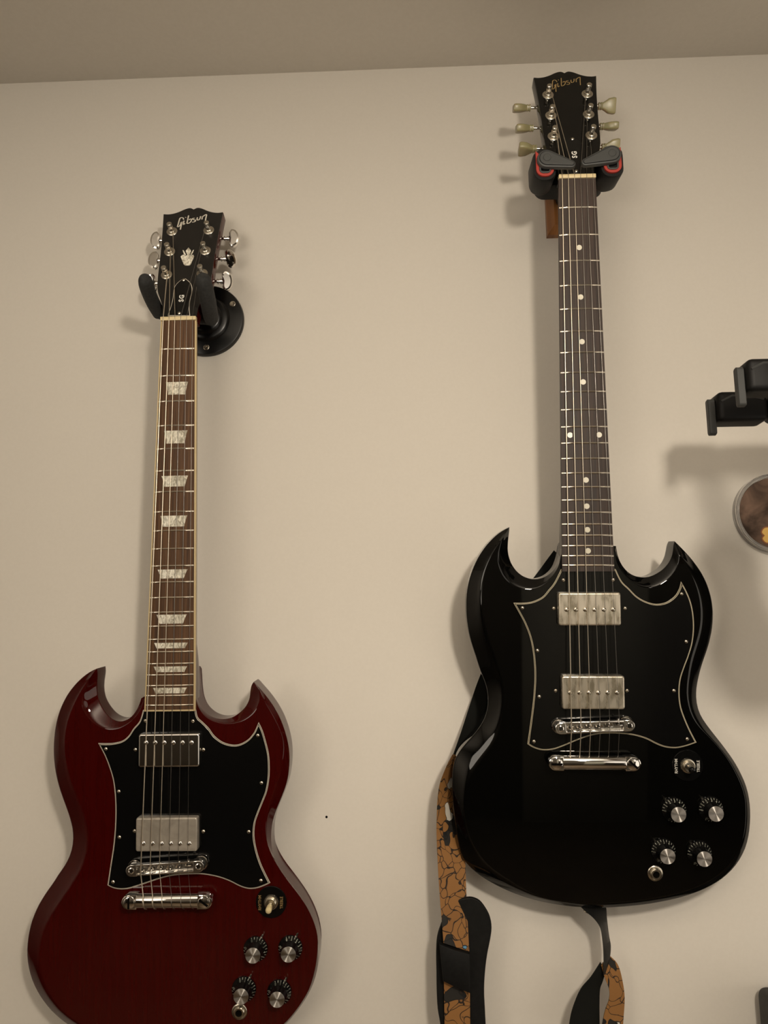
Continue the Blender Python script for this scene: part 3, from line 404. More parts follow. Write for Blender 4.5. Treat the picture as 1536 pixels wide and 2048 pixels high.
    if bw:
        for s in (-1, 1):
            P = [(s*(hw(0)), 0), (s*hw(yend), yend), (s*(hw(yend)-bw), yend), (s*(hw(0)-bw), 0)]
            obj('binding', MB().prism(P, -5.5, crown_z(hw(yend)-bw)+.05, .2), 'binding', fb, WN)
        P = [(-hw(yend)+bw, yend), (hw(yend)-bw, yend), (hw(yend)-bw, yend+bw), (-hw(yend)+bw, yend+bw)]
        obj('binding', MB().prism(P, -5.5, -.35, .2), 'binding', fb, WN)
    for n in range(1, 23):
        y = fy(n); h = hw(y)-bw-.15; R_ = []
        for i in range(9):
            x = -h+2*h*i/8; z = crown_z(x); e = .35 if i in (0, 8) else 1
            R_.append([(x, y-1.15, z-.3), (x, y-.8, z+.7*e), (x, y, z+1.05*e), (x, y+.8, z+.7*e), (x, y+1.15, z-.3)])
        obj('fret', MB().loft(R_), 'fret', fb, WN)
    if g['red']:
        wid = {3: (27, 20.5, 15.5), 5: (28, 21.5, 15.5), 7: (31.5, 24, 12.8), 9: (31.5, 24.5, 12.8), 12: (35, 26.5, 10.2), 15: (35, 27, 10.2), 17: (39, 32.6, 6.2), 19: (38.5, 32, 6.2), 21: (38.8, 32.5, 6.2)}
        for n, (a, b, hh) in wid.items():
            c = (fy(n)+fy(n-1))/2; mb = MB(); nx, ny = 10, 5; V = []
            for j in range(ny+1):
                t = j/ny; hwj = a/2-(a-b)/2*t**.8; yy = c+hh/2-hh*t
                V += [(-hwj+2*hwj*i/nx, yy, crown_z(-hwj+2*hwj*i/nx)+.10) for i in range(nx+1)]
            mb.add(V, [(j*(nx+1)+i, (j+1)*(nx+1)+i, (j+1)*(nx+1)+i+1, j*(nx+1)+i+1) for j in range(ny) for i in range(nx)])
            rim = [i for i in range(nx+1)]+[j*(nx+1)+nx for j in range(1, ny+1)]+[ny*(nx+1)+i for i in range(nx-1, -1, -1)]+[j*(nx+1) for j in range(ny-1, 0, -1)]
            lo = [(V[i][0], V[i][1], V[i][2]-1.2) for i in rim]; o_ = len(mb.v); mb.v += lo
            mb.f += [(rim[i], rim[(i+1) % len(rim)], o_+(i+1) % len(rim), o_+i) for i in range(len(rim))]
            obj('inlay', mb, 'pearl', fb, WN)
    else:
        for n in (3, 5, 7, 9, 12, 15, 17, 19, 21):
            c = (fy(n)+fy(n-1))/2
            for x in ((0,) if n != 12 else (-16.3, 16.3)):
                obj('inlay', MB().prism(disc(x, c, 3.15, 20), -1, crown_z(x)+.12), 'dot', fb, WN)
    nut = MB().rbox((0, 2.4, -1.6), (43.2, 4.8, 6.8), .7, 2)
    obj('nut', nut, 'bone', root, WN)
    # --- tuners
    bush = MB().lathe([(7.0, 0), (7.0, .7), (6.2, 1.3), (4.6, 1.5), (4.5, 3.0), (3.9, 3.5), (3.2, 3.6)], 20).mesh('bushing', M['post'])
    post = MB().lathe([(3.1, -12), (3.1, 6), (2.4, 7.2), (2.4, 9.6), (3.2, 10.8), (3.25, 13.6), (2.7, 14.2), (.01, 14.3)], 18).mesh('tuner', M['post'])
    if g['red']:
        bt = MB().lathe([(2.1, -6), (2.1, 1), (3.4, 1.5), (3.4, 3.0), (2.3, 3.5), (2.3, 4.5), (3.3, 5), (3.3, 8)], 14).xf(ry(pi/2))
        kid = []
        for i in range(28):
            a = 2*pi*i/28; r = 1.0
            x = 9.4*cos(a); y = 12.6*sin(a)
            if x < 0: x *= .62; x += 1.8*max(0, 1-abs(y)/7)
            kid.append((x+12.3, y))
        rg = [[(x, y, z) for x, y in offset(kid, d)] for d, z in ((3.0, -3.1), (1.2, -2.7), (.2, -1.2), (.2, 1.2), (1.2, 2.7), (3.0, 3.1))]
        bt.loft(rg)
    else:
        bt = MB().lathe([(1.7, -8), (1.7, 5.5)], 12).xf(ry(pi/2))
        ks = MB()
        for x, hy, hz in ((5, 3.2, 3.2), (5.5, 4.2, 4.0), (6.8, 4.2, 4.0), (7.2, 3.3, 3.4), (7.9, 3.3, 3.4), (8.3, 4.3, 4.0), (9.6, 4.3, 4.0), (10.2, 3.7, 3.6), (14, 6.0, 4.2), (18, 8.6, 4.5), (24, 9.7, 4.6), (26.4, 9.2, 4.2), (26.8, 8.4, 3.6)):
            rr = min(hy, hz)*.55; R_ = rrect(0, 0, 2*hy, 2*hz, rr, 3)
            ks.v += [(x, a, b) for a, b in R_]
        nR = len(rrect(0, 0, 2, 2, .5, 3)); nk = len(ks.v)//nR
        for k in range(nk-1):
            for i in range(nR):
                j = (i+1) % nR; ks.f.append((k*nR+i, k*nR+j, (k+1)*nR+j, (k+1)*nR+i))
        ks.f.append(tuple(range(nR-1, -1, -1))); ks.f.append(tuple((nk-1)*nR+i for i in range(nR)))
    bmesh_ = (bt if g['red'] else bt).mesh('button', M['chrome'] if g['red'] else M['post'])
    if not g['red']: ksm = ks.mesh('button', M['keystone'])
    for (px, py), ang in zip(g['posts'], g['angs']):
        sd = 1 if px > 0 else -1
        t = place('tuner', post, root, WH @ tr(px, py, 0))
        place('bushing', bush, t, WH @ tr(px, py, 0))
        edge = 34.4+(py-60)*.04
        Wb = WH @ tr(sd*edge, py+g['btn_y'], -19) @ (rz(pi) if sd < 0 else Matrix.Identity(4)) @ rx(radians(ang)*(1 if sd > 0 else -1))
        if g['red']: place('button', bmesh_, t, Wb)
        else:
            place('button_shaft', bmesh_, t, Wb); place('button', ksm, t, Wb)
    # --- pickguard of black and cream plies
    gp = list(g['pg']); gp[0] = (gp[0][0]-1.5, gp[0][1]+5); gp[-1] = (gp[-1][0]+1.5, gp[-1][1]+5)   # tucked under the fingerboard
    P = smooth_closed(gp, g['pgc'], 4)
    pg = obj('pickguard', MB().prism(P, 0, .5), 'black_gloss', root, WB)
    pc = g['ply']
    obj('ply', MB().prism(offset(P, .1), .5, 1.1), pc, pg, WB)
    obj('ply', MB().prism(offset(P, .75), 1.1, 1.5), 'black_gloss', pg, WB)
    obj('ply', MB().prism(offset(P, 1.15), 1.5, 2.1), pc, pg, WB)
    obj('top_ply', MB().prism(offset(P, 1.75), 2.1, 2.6, .15), 'black_gloss', pg, WB)
    for x, y in g['screws'][:10]: place('screw', scm, pg, WB @ tr(x, y, 2.5) @ rz(x))
    # --- pickups
    pole = MB().lathe([(2.5, 0), (2.5, .5), (1.9, 1.0), (.01, 1.3)], 14).rbox((0, 0, 1.1), (3.2, .6, .35), 0).mesh('pole_piece', M['steel'] if not g['red'] else M['chrome'])
    for k, (cx, cy) in enumerate(g['pickups']):
        pm = g['pickm'][k]
        cov = MB()
        R_ = []
        for d, z in ((0, 2), (0, 9.4), (.25, 10.3), (.9, 11.0), (1.8, 11.25)):
            R_.append([(x, y, z) for x, y in rrect(cx, cy, 68.6-2*d, 36.4-2*d, max(.4, 2.6-d*.8), 4)])
        cov.loft(R_); pu = obj('pickup', cov, pm, root, WB)
        for i, (x, y) in enumerate(g['poles'][6*k:6*k+6]): place('pole_piece', pole, pu, WB @ tr(cx-25.5+51*i/5+.0, y, 11.1) @ rz(.4+i))
        for x, y in g['screws'][10+2*k:12+2*k]: place('screw', scm, pu, WB @ tr(x, y, 2.5) @ rz(x))
    # --- bridge
    (ax, ay), (bx, by) = g['bridge']; cx, cy = (ax+bx)/2, (ay+by)/2; an = atan2(by-ay, bx-ax)
    WG = WB @ tr(cx, cy, 0) @ rz(an); sp = 37.0
    br = MB()
    Q = stadium(74, 6.2); endL = [(x, y) for x, y in Q if x <= -33]; endR = [(x, y) for x, y in Q if x >= 33]
    br.prism(endR+[(31, 6.2), (31, -6.2)], 9, 16.5, .7); br.prism(endL+[(-31, -6.2), (-31, 6.2)], 9, 16.5, .7)
    br.rbox((0, 5.1, 12.7), (64, 2.0, 7.4), .4, 2).rbox((0, -5.1, 12.2), (64, 2.0, 6.4), .4, 2).rbox((0, 0, 10), (64, 9, 2), 0)
    bo = obj('bridge', br, 'chrome_worn', root, WG)
    wheel = MB().lathe([(3, 0), (3, 3.4), (7.6, 3.6), (7.9, 4.2), (7.9, 5.6), (7.4, 6.2), (3, 6.4), (3, 9)], 24).mesh('thumbwheel', M['chrome'])
    bs = MB().lathe([(3.4, 0), (3.4, .5), (2.6, .8), (2.2, .1), (.01, .1)], 16).mesh('post_screw', M['chrome'])
    for s in (-1, 1):
        place('thumbwheel', wheel, bo, WG @ tr(s*sp, 0, 0)); place('post_screw', bs, bo, WG @ tr(s*sp, 0, 16.4))
    sx = [-26+52*i/5 for i in range(6)]; sy = [-1.6, -1.0, -.2, -1.0, .2, 1.2]
    sad = MB()
    sad.loft([[(x, -2.3, 11), (x, 2.3, 11), (x, .5, 18-abs(x)*.12), (x, -.5, 18-abs(x)*.12)] for x in (-3.6, -1, -.25, .25, 1, 3.6)])
    sad.tube([(0, 2, 14.2), (0, 6.6, 14.2)], 1.3, 8)
    sdm = sad.mesh('saddle', M['chrome_worn'])
    for i in range(6): place('saddle', sdm, bo, WG @ tr(sx[i], sy[i], 0))
    # --- tailpiece
    ty = g['tail']; WT = WB @ tr(1.2, ty, 0)
    R_ = []
    for x, k in ((-34, .96), (-33, 1), (33, 1), (34, .96)):
        R_.append([(x, 7.6*k*cos(a)+ (0), 10.5+6.4*k*math.copysign(abs(sin(a))**.8, sin(a))) for a in [2*pi*i/22 for i in range(22)]])
    tp = MB().loft(R_)
    for s in (-1, 1):
        ear = [(s*x, y) for x, y in [(33, 7.8)]+[(42+8*cos(a), 7.8*sin(a)) for a in [pi/2-pi*i/12 for i in range(13)]]+[(33, -7.8)]]
        tp.prism(ear, 4.5, 15.2, 1.2)
    to = obj('tailpiece', tp, 'chrome', root, WT)
    stud = MB().lathe([(6.6, 0), (6.6, 1.6), (6.2, 2.4), (5, 2.9), (.01, 3.1)], 22).mesh('stud', M['chrome'])
    slot = MB().rbox((0, 0, 3.0), (11.6, 2.2, .5), 0).mesh('slot', M['slot'])
    sb = MB().lathe([(5.5, 0), (5.5, 5)], 18).mesh('stud_base', M['chrome'])
    for s, a in ((-1, g['slots'][0]), (1, g['slots'][1])):
        st = place('stud', stud, to, WT @ tr(s*41, 0, 14.6) @ rz(radians(a)))
        place('stud_slot', slot, to, WT @ tr(s*41, 0, 14.6) @ rz(radians(a))); place('stud_base', sb, to, WT @ tr(s*41, 0, 0))
    # --- controls
    kn = MB().lathe([(13.3, .6), (13.4, 1.6), (12.9, 2.5), (9.6, 5.4), (8.9, 7), (8.2, 15.6), (7.9, 16.4)], 40).mesh('knob', M['knob'])
    cp = MB().lathe([(7.9, -.3), (8.15, .3), (8.0, .7), (.02, .8)], 40).mesh('cap', M['knob_cap'])
    mk = MB()
    def cone(r): return 2.5+(12.9-r)*(5.4-2.5)/(12.9-9.6)
    for i in range(11):
        a = radians(150-30*i+g['dial'])
        t = text_mesh(str(i), 3.2, .02, weight=.04); t.xf(mmM(rz(a-pi/2) @ tr(0, 10.5, 0))); mk.add(t.v, t.f)
        for dd in (0, 15):
            if i == 10 and dd: continue
            b = a-radians(dd); c, s = cos(b), sin(b); r0, r1, ww = (12.0, 12.9, .22) if dd == 0 else (11.2, 12.9, .22)
            mk.add([(r0*c-ww*s, r0*s+ww*c, 0), (r1*c-ww*s, r1*s+ww*c, 0), (r1*c+ww*s, r1*s-ww*c, 0), (r0*c+ww*s, r0*s-ww*c, 0)], [(0, 1, 2, 3)])
    mk.v = [(x, y, cone(sqrt(x*x+y*y))+.10) for x, y, z in mk.v]
    mkm = mk.mesh('dial_marks', M['mark'], 0, False)
    pt = MB().loft([[(x, -hw_, z), (x, hw_, z), (x, hw_, z+.5), (x, -hw_, z+.5)] for x, hw_, z in ((8, 1.4, .3), (14, 1.2, .3), (16, 1.0, .8), (18.5, .7, 2.6))]).mesh('pointer', M['chrome'] if not g['red'] else M['steel'])
    for x, y in g['knobs']:
        ko = place('knob', kn, root, WB @ tr(x, y, 0)); place('cap', cp, ko, WB @ tr(x, y, 16.2))
        place('dial_marks', mkm, ko, WB @ tr(x, y, 0)); place('pointer', pt, ko, WB @ tr(x, y, 0) @ rz(radians(g['ptr'])))
    x, y = g['toggle']; Wt = WB @ tr(x, y, 0)
    ring = obj('switch_ring', MB().lathe([(17, 0), (17, .9), (16.5, 1.4), (.02, 1.4)], 40), 'black_gloss', root, Wt)
    for word, xo in (('RHYTHM', -12.4), ('TREBLE', 11.6)):
        t = text_mesh(word, 4.6, .06, weight=.05); t.xf(mmM(tr(xo, -.5, 1.5) @ rz(pi/2))); t.v = [(xo+(a-xo)*1.0, b*.86, c) for a, b, c in t.v]
        obj('lettering', t, 'gold' if g['red'] else 'white_print', ring, Wt)
    sw = obj('toggle_switch', MB().lathe([(8.3, 1.2), (8.3, 2.2), (7.6, 3.2), (6.4, 3.4), (6.2, 6.2), (5.2, 7.0), (4.0, 7.0), (3.6, 6.0), (.02, 6.0)], 28), 'steel', root, Wt)
    tx, ty_ = g['lever']
    obj('lever', MB().tube([(0, 0, 5), (tx*.4, ty_*.4, 10)], 1.7, 10), 'steel', sw, Wt)
    tip = [(tx*k, ty_*k, 5+10*k) for k in (.35, .5, .7, .9, 1.1, 1.25, 1.33)]
    obj('switch_tip', MB().tube(tip, [2.4, 3.0, 3.2, 3.4, 3.5, 2.8, 1.2], 12), 'cream' if g['red'] else 'black_gloss', sw, Wt)
    x, y = g['jack']; Wj = WB @ tr(x, y, 0)
    jk = obj('output_jack', MB().lathe([(8.4, 0), (8.4, .8), (7.6, 1.4), (6.3, 1.5), (6.1, 3.4), (5.2, 4.2), (3.7, 4.2), (3.4, 3.4), (3.2, 1.6)], 30), 'steel', root, Wj)
    obj('jack_hole', MB().lathe([(3.5, 1.6), (3.5, 1.9), (.02, 1.9)], 20), 'slot', jk, Wj)
    # --- strap button at the foot
    WS = WB @ tr(0, -369, -17) @ rx(pi/2)
    obj('strap_button', MB().lathe([(4, -3), (3.5, 4), (4, 7), (7, 8.5), (7, 10), (4.5, 11.5), (.02, 11.8)], 20), 'chrome' if g['red'] else 'steel', root, WS)
    # --- strings
    posts = sorted([q for q in g['posts'] if q[0] < 0], key=lambda q: q[1])+sorted([q for q in g['posts'] if q[0] > 0], key=lambda q: -q[1])
    G2N = mmM(WN.inverted() @ WG); T2N = mmM(WN.inverted() @ WT)
    gauge = [1.17, .91, .66, .45, .34, .28]
    for i in range(6):
        px, py = posts[i]; s = -1 if px < 0 else 1; xn = -17.8+35.6*i/5
        wrap = []
        for k in range(25):
            a = 2*pi*k/8; wrap.append(H2N @ Vector((px+3.0*cos(a)*(-s), py-3.0*sin(a)*1.0, 9.4-.13*k)))
        P = wrap+[H2N @ Vector((px-s*2.9, py-2, 6.0)), Vector((xn, 4.9, 1.5)), Vector((xn, 2, 2.0)), Vector((xn, 0, 2.0))]
        sd = G2N @ Vector((sx[i], sy[i], 18.5-abs(0)*.1)); P.append(sd)
        tx_ = -26+52*i/5
        if g['topwrap']:
            P += [T2N @ Vector((tx_+.3, 6.5, 15.2)), T2N @ Vector((tx_+.5, 2.5, 17.5)), T2N @ Vector((tx_+.8, -2.5, 17.4)), T2N @ Vector((tx_+2, -6.8, 14.6)), T2N @ Vector((tx_+3.0, -8.6, 11))]
        else:
            P += [T2N @ Vector((tx_, 7.0, 11.8)), T2N @ Vector((tx_, 5, 11.6))]
        r = gauge[i]/2+.06
        obj('string', MB().tube([tuple(q) for q in P], r, 6), 'wound' if i < 3 else 'string', root, WN, 60)
    return root, WN, WB

LOGO_L = LOGO
red = dict(red=True, T=(-281.70, 377.14, 75.46), ip=radians(.348), lean=radians(1.12), yaw=radians(.492),
    label='dark cherry red electric guitar with black pickguard and trapezoid inlays, on the left', outer=OUT_L, inner=IN_L,
    bodym='cherry', neckm='cherry', headm='cherry', board='rosewood_l', htop=171.2, logo=LOGO, logow=.62, sgx=.7, sgy=28.5,
    btn_y=4.0,
    posts=[(-24.2, 139.6), (-23.4, 105.5), (-23.0, 67.6), (23.4, 139.8), (22.2, 105.3), (21.8, 68.2)], angs=[20, 15, 40, 20, 70, 32],
    pg=PG_L, pgc=[0, 7, 17, 34, 48, 59], ply='ply_white', screws=SCREWS_L, poles=POLES_L, pickups=[(1.1, -41.7), (-.8, -132.2)], pickm=['chrome', 'film'],
    bridge=[(-37.4, -168.7), (36.1, -164.6)], tail=-202.3, slots=[90, -35], topwrap=True, knobs=[(95.9, -257.1), (134.2, -256.1), (83.0, -298.9), (121.8, -302.1)],
    ptr=62, dial=-40, toggle=(113.2, -208.0), lever=(-.3, -2.6), jack=(77.8, -322.7))
black = dict(red=False, T=(195.57, 526.85, 106.63), ip=radians(-.462), lean=radians(3.366), yaw=radians(.323),
    label='glossy black electric guitar with dot inlays and pale green tuner buttons, on the right', outer=OUT_R, inner=IN_R,
    bodym='black_lacquer', neckm='black_lacquer', headm='black_lacquer', board='rosewood_r', htop=166.3, logo=[[(x+.6, y-3.2) for x, y in s] for s in LOGO], logow=.40, sgx=.2, sgy=32,
    btn_y=1.5,
    posts=[(-23.5, 134.2), (-22.6, 98.8), (-22.2, 64.0), (24.8, 134.2), (23.2, 99.0), (23.2, 64.0)], angs=[132, 130, 100, 40, 130, 44],
    pg=PG_R, pgc=[0, 6, 15, 31, 44, 53], ply='aged_ply', screws=SCREWS_R, poles=POLES_R, pickups=[(-.4, -41.1), (2.0, -132.2)], pickm=['nickel', 'nickel'],
    bridge=[(-35.2, -170.4), (38.7, -166.9)], tail=-208.3, slots=[0, -42], topwrap=False, knobs=[(89.3, -261.3), (129.2, -260.2), (76.8, -305.6), (115.7, -307.9)],
    ptr=128, dial=30, toggle=(105.5, -213.4), lever=(-.4, -.8), jack=(68.0, -330.0))
gl, WNL, WBL = build_guitar(red)
gr, WNR, WBR = build_guitar(black)

# ---------------------------------------------------------------- hanger of the red guitar
h = empty('guitar_hanger', A4 @ tr(-270, 411, WZ), 'black round wall plate with padded yoke holding the red guitar', 'hanger')
pl = MB().lathe([(48.5, 0), (48.5, 5), (47.5, 7), (45.5, 7.6), (31, 8.4), (29.5, 10.5), (27.5, 12), (22, 12.4), (20.5, 14.5), (18, 16), (9, 16.4)], 56)
obj('wall_plate', pl, 'plate', h, A4 @ tr(-266.5*WK, 407*WK, WZ))
ps = MB().lathe([(4.2, 0), (4.0, 1.0), (3.0, 1.6), (1.6, 1.5), (1.2, .7), (.02, .7)], 16).mesh('screw', M['steel'])
for x, y in ((-232.8, 427.2), (-265.6, 368.9), (-301, 425)): place('screw', ps, h, A4 @ tr(x*WK, y*WK, WZ+7.6))
obj('arm', MB().tube([(-270, 412, -3), (-268, 408, 20), (-264, 401, 38)], [8, 7.5, 7.5], 16), 'plate', h, A4)
obj('yoke', MB().tube(cat_rom([(-317, 402, 43), (-300, 398, 38), (-265, 396, 37), (-253, 394, 38), (-249, 393.5, 39)], 4), [7.5]*16+[6], 16), 'foam', h, A4)
def capsule(path, r0):
    P = cat_rom(path, 5); n = len(P)
    rad = [r0*min(1, sqrt(max(.02, 1-((i-(n-5))/4.6)**2))) if i > n-5 else r0*(.9+.1*min(1, i/6)) for i in range(n)]
    return MB().tube(P, rad, 18)
obj('prong', capsule([(-318, 402, 40), (-318, 405, 55), (-317, 408.5, 75), (-314, 411.5, 98), (-310.5, 415.5, 114)], 8.6), 'foam', h, A4, 60)
obj('prong', capsule([(-252, 394, 38), (-249, 395, 55), (-245, 398, 78), (-243, 406, 100), (-242.5, 414.5, 116)], 9.6), 'foam', h, A4, 60)

# ---------------------------------------------------------------- hanger of the black guitar
h = empty('guitar_hanger', A4 @ tr(196, 545, WZ), 'wood block hanger with red lined locking yoke gripping the black guitar', 'hanger')
bx0, bx1, by0, by1 = 176.5, 233, 510, 640
bl = MB().loft([[(bx0, by0, 0), (bx1, by0, 0), (bx1, by1, 0), (bx0, by1, 0)], [(bx0, by0, 9), (bx1, by0, 9), (bx1, by1, 9), (bx0, by1, 9)], [(bx0+8, by0+9, 19), (bx1-8, by0+9, 19), (bx1-8, by1-9, 19), (bx0+8, by1-9, 19)]])
bl.v = [(x*WK, y*WK, z+WZ) for x, y, z in bl.v]
obj('wood_block', bl, 'block', h, A4, 20)
obj('neck_post', MB().tube([(200, 560, 0), (198, 556, 60)], 10, 16), 'hang_black', h, A4)
yk = MB()
for P, z0, z1, bv in ((rrect(196.5, 553, 84, 34, 12, 6), 48, 78, 6),): yk.prism(P, z0, z1, bv)
obj('yoke', yk, 'hang_black', h, A4)
for s, cx, cy, px, py, qx, qy in ((-1, 157.5, 542.6, 159.0, 545.4, 187.3, 537.5), (1, 235.6, 544.4, 233.9, 548.4, 203.1, 539.2)):
    lb = MB()
    lb.loft([[(x+dx, y+dy, z) for x, y in offset(rrect(cx, cy, 27, 41, 12, 6), d)] for d, z, dx, dy in ((4, 62, -s*2, 10), (1, 68, -s*1, 7), (0, 76, 0, 4), (0, 109, 0, 0), (1, 111.5, 0, 0))])
    lobe = obj('cradle', lb, 'hang_black', h, A4, 50)
    def upath(w_, h_, r, dy):
        out = [(-w_/2, h_/2)]+[(-w_/2+r+r*cos(t), -h_/2+r+r*sin(t)) for t in [pi+pi/2*i/6 for i in range(7)]]+[(w_/2-r+r*cos(t), -h_/2+r+r*sin(t)) for t in [-pi/2+pi/2*i/6 for i in range(7)]]+[(w_/2, -h_/2+r+dy)]
        if s > 0: out = [(-x, y) for x, y in out]
        return [(cx+x, cy+y) for x, y in out]
    U = upath(20.5, 32, 9, 4); Ui = upath(14, 25.5, 5, 4); ring = U+Ui[::-1]
    obj('liner', MB().prism(ring, 105, 114), 'hang_red', lobe, A4)
    U = upath(13.4, 25, 4, 3); Ui = upath(9.6, 21, 2, 3); ring = U+Ui[::-1]
    obj('bracket', MB().prism(ring, 105, 115, .4), 'hang_grey', lobe, A4)
    # gate lever: tapered plate with a raised rim and a round boss
    def lever_outline(r0, r1):
        d = Vector((qx-px, qy-py)); a = atan2(d.y, d.x); be = math.acos(max(-1, min(1, (r0-r1)/d.length)))
        o_ = [(px+r0*cos(a+be+t), py+r0*sin(a+be+t)) for t in [(2*pi-2*be)*i/16 for i in range(17)]]
        o_ += [(qx+r1*cos(a-be+t), qy+r1*sin(a-be+t)) for t in [2*be*i/8 for i in range(9)]]
        return o_
    lv = MB().prism(lever_outline(11.0, 4.6), 114.5, 120, 1.4)
    lo = obj('gate_lever', lv, 'hang_grey', h, A4)
    obj('lever_rim', MB().prism(lever_outline(8.9, 2.9), 119.6, 120.3), 'hang_black', lo, A4)
    obj('lever_panel', MB().prism(lever_outline(8.2, 2.3), 119.8, 120.9, .4), 'hang_grey', lo, A4)
    obj('lever_boss', MB().lathe([(4.6, 0), (4.6, 1.1), (4.0, 1.7), (.02, 1.8)], 20, (px, py, 120)), 'hang_grey', lo, A4)
    obj('pivot', MB().lathe([(6, 0), (6, 8)], 16, (px, py, 108)), 'hang_black', lo, A4)

# ---------------------------------------------------------------- empty hanger on the right wall
h = empty('guitar_hanger', A4 @ tr(545, 240, WZ), 'empty black locking hanger at the right edge, two arms pointing left with gates', 'hanger')
obj('mount', MB().prism(rrect(545, 240, 90, 120, 14), WZ, WZ+16, 3), 'hang_black', h, A4)
obj('post', MB().tube([(545, 240, -4), (545, 240, 165)], 11, 18), 'hang_black', h, A4)
obj('arm_base', MB().rbox((520, 240, 170), (90, 38, 106), 12), 'hang_black', h, A4)
for z, y0 in ((132, 236), (208, 244.5)):
    ar = obj('arm', MB().rbox((347, y0, z), (52, 33, 30), 6, 4), 'hang_black', h, A4)
    obj('arm_joint', MB().rbox((437, y0, z), (124, 31, 28), 9, 4), 'hang_black', h, A4)
    obj('ridge', MB().tube([(324, y0+5, z+15), (336, y0+11, z+14.5), (352, y0+11, z+14.5), (368, y0+6, z+15)], 1.2, 6), 'hang_grey', ar, A4)
    gt = MB()
    P = [(y, zz) for y, zz in rrect(y0-9, z+2, 40, 9, 3.5, 4)]
    gt.loft([[(x, y, zz) for y, zz in offset(P, d)] for x, d in ((313.5, 1.6), (314.3, .3), (320.5, .3), (321.5, 1.6))])
    obj('gate', gt, 'hang_grey', h, A4)

# ---------------------------------------------------------------- instrument strap
h = empty('guitar_strap', A4 @ tr(43, -400, 20), 'black and brown printed guitar strap hanging behind and below the black guitar', 'strap')
obj('lining', ribbon([(168.4, 101, 2), (151.7, 79.2, 0), (105.4, 17.3, -3), (75.7, -46.9, -4), (64.2, -75.6, -2), (51.3, -109.1, 8), (38.6, -138.4, 22)],
    [(186, 84, 0), (176, 58.1, -2), (139, -6.5, -5), (110, -70.2, -7), (95, -98.8, -8), (80, -127.1, -9), (60, -149.6, -8)], 1.6), 'lining', h, A4)
obj('webbing', ribbon([(38.5, -135.4, 26), (29.6, -151.7, 28), (21.8, -173.3, 30), (18.7, -210.6, 33), (19.1, -246.9, 36), (20.9, -287, 40), (23.8, -329.4, 44)],
    [(58, -138.4, -7), (54, -154.9, -7), (52, -176.7, -6), (51.4, -214.2, 4), (50.6, -250.4, 22), (50.6, -290.1, 31), (51.6, -339.5, 39)], 1.6), 'print', h, A4)
P = smooth_closed(STRAPTAB, [14, 13], 3)
obj('leather_tab', MB().prism(P, 30, 34.5, 1.2), 'leather', h, A4)
obj('slider_band', MB().prism([(19.2, -329.8), (35, -335.5), (51.8, -339.5), (51, -378.6), (37, -373.5), (22.5, -367)], 34, 46.5, 1.2), 'leather', h, A4)
obj('webbing', ribbon([(23.5, -366.5, 39), (23.4, -395, 39), (23.1, -440, 39)], [(51.4, -378.5, 38), (51, -400, 38), (50.2, -440, 38)], 1.8), 'print', h, A4)
obj('end_tab', ribbon([(166, -289, 22), (179.8, -300.5, 30), (189.1, -308.1, 32), (195.2, -317.3, 33), (197, -329.5, 33), (197.4, -343.1, 33), (197.2, -355.2, 32), (196.5, -366, 31)],
    [(204, -289, 12), (207, -301.9, 13), (207.1, -312.6, 14), (207.3, -321.8, 16), (207.7, -330.9, 18), (208.5, -340, 20), (206.2, -352.1, 22), (201.2, -365, 24)], 2.4), 'leather_gloss', h, A4)
obj('loop_webbing', ribbon([(195.4, -357, 28), (198.8, -370.2, 27), (203, -382.1, 26), (202.4, -392.6, 25), (196.8, -407.4, 24), (189.3, -440, 23)],
    [(206.3, -350.6, 16), (215.5, -359.6, 17), (219.4, -374.5, 18), (220.8, -392.4, 19), (218, -414.1, 20), (214.5, -440, 20)], 1.6), 'print', h, A4)
obj('loop_lining', ribbon([(196, -356, 22), (184.4, -370.3, 24), (172.5, -382.4, 25), (163.7, -398.9, 26), (158.9, -414.8, 26), (155, -440, 26)],
    [(200.8, -364.2, 24), (197.7, -376.2, 20), (194.8, -385.2, 18), (193.7, -400.1, 17), (193, -414.4, 17), (192, -440, 17)], 1.6), 'lining', h, A4)

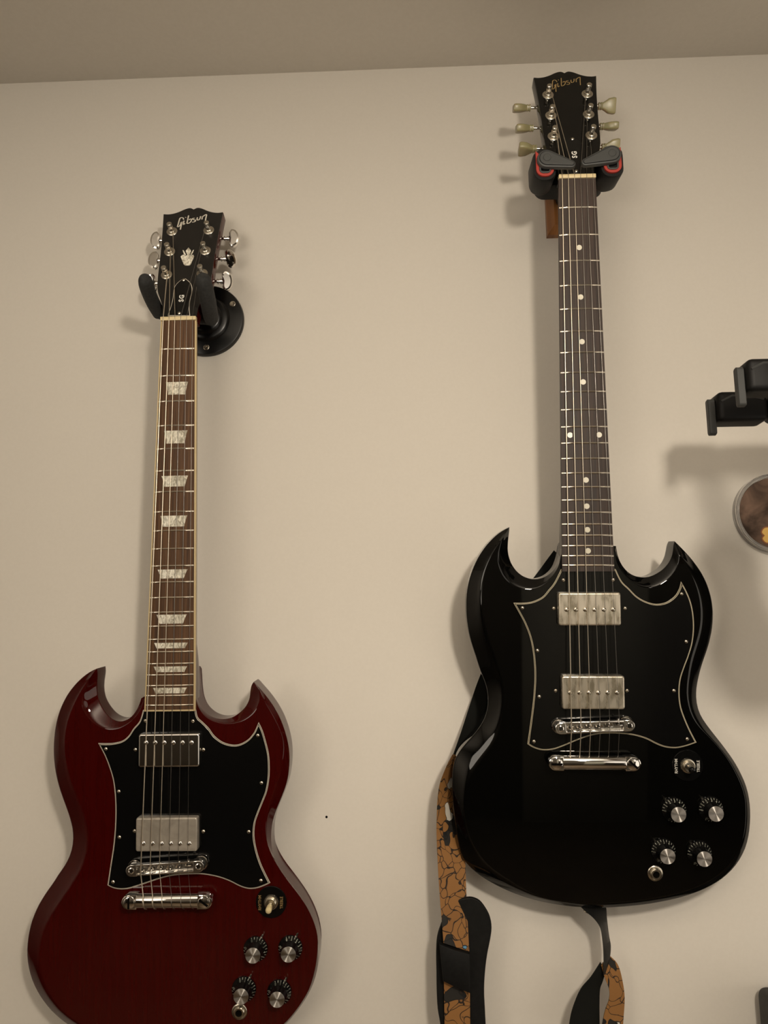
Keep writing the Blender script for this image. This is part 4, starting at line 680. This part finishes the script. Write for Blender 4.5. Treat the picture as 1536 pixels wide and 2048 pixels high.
# ---------------------------------------------------------------- round picture badge
h = empty('round_badge', A4 @ tr(434*WK, 142*WK, WZ), 'round brown picture in a clear rim on the wall at the right edge', 'ornament')
WD = A4 @ tr(434*WK, 142*WK, WZ)
obj('picture', MB().lathe([(43.5, 3), (43.5, 9), (.02, 9.4)], 56), 'picture', h, WD)
obj('clear_rim', MB().lathe([(44, 0), (48.2, 0), (48.8, 1), (48.8, 12), (48, 13), (46.6, 13), (46.2, 11.5), (44.4, 11.3), (44, 10), (44, 0)], 72, caps=False), 'clear', h, WD)
P = [(-7.5, -19.5), (-9.8, -24), (-6.9, -27.8), (-9.7, -31.5), (-6, -36.2), (0, -35.8), (6, -34), (8, -28), (5, -21), (0, -18.3), (-4, -18)]
P = smooth_closed([(x-9, y) for x, y in P], [2], 5)
obj('orange_patch', MB().prism(offset(P, -1.5), 8, 9.6), 'orange', h, WD)
obj('yellow_patch', MB().prism(P, 9.2, 9.9, .2), 'yellow', h, WD)

# ---------------------------------------------------------------- black cabinet at the lower right corner
cb = obj('cabinet', MB().rbox((475, -703, 32), (206, 629, 78), 9, 5), 'cabinet', None, A4)
tag(cb, 'black cabinet with rounded top corner at the lower right edge', 'cabinet')

# ---------------------------------------------------------------- added ukulele shape and peg, unseen, to cast the shadow beside the black guitar
obj('peg', MB().tube([(470, 242, 205), (400, 243, 225), (360, 244, 300), (353, 247, 331)], 5, 12), 'hang_black', bpy.data.objects['guitar_hanger.002'], A4)
WU = A4 @ tr(350, 250, 332) @ rz(radians(9))
h = empty('uke_shadow_caster', WU, 'unseen shadow caster shaped as a small dark ukulele, beyond the right edge', 'ukulele')
prof = [(0, -52), (10, -56), (22, -62), (29, -74), (30, -88), (26, -102), (25, -114), (31, -132), (38, -150), (39, -170), (33, -190), (20, -203), (0, -208)]
P = [tuple(q[:2]) for q in cat_rom([(x, y, 0) for x, y in prof], 4)]; P = P+[(-x, y) for x, y in P[::-1]][1:-1]
obj('body', MB().prism(P, -16, 16, 2), 'uke', h, WU)
obj('neck', MB().rbox((0, -28, 8), (13, 66, 9), 3), 'uke', h, WU)
obj('headstock', MB().rbox((0, 12, 8), (17, 26, 8), 3), 'uke', h, WU)
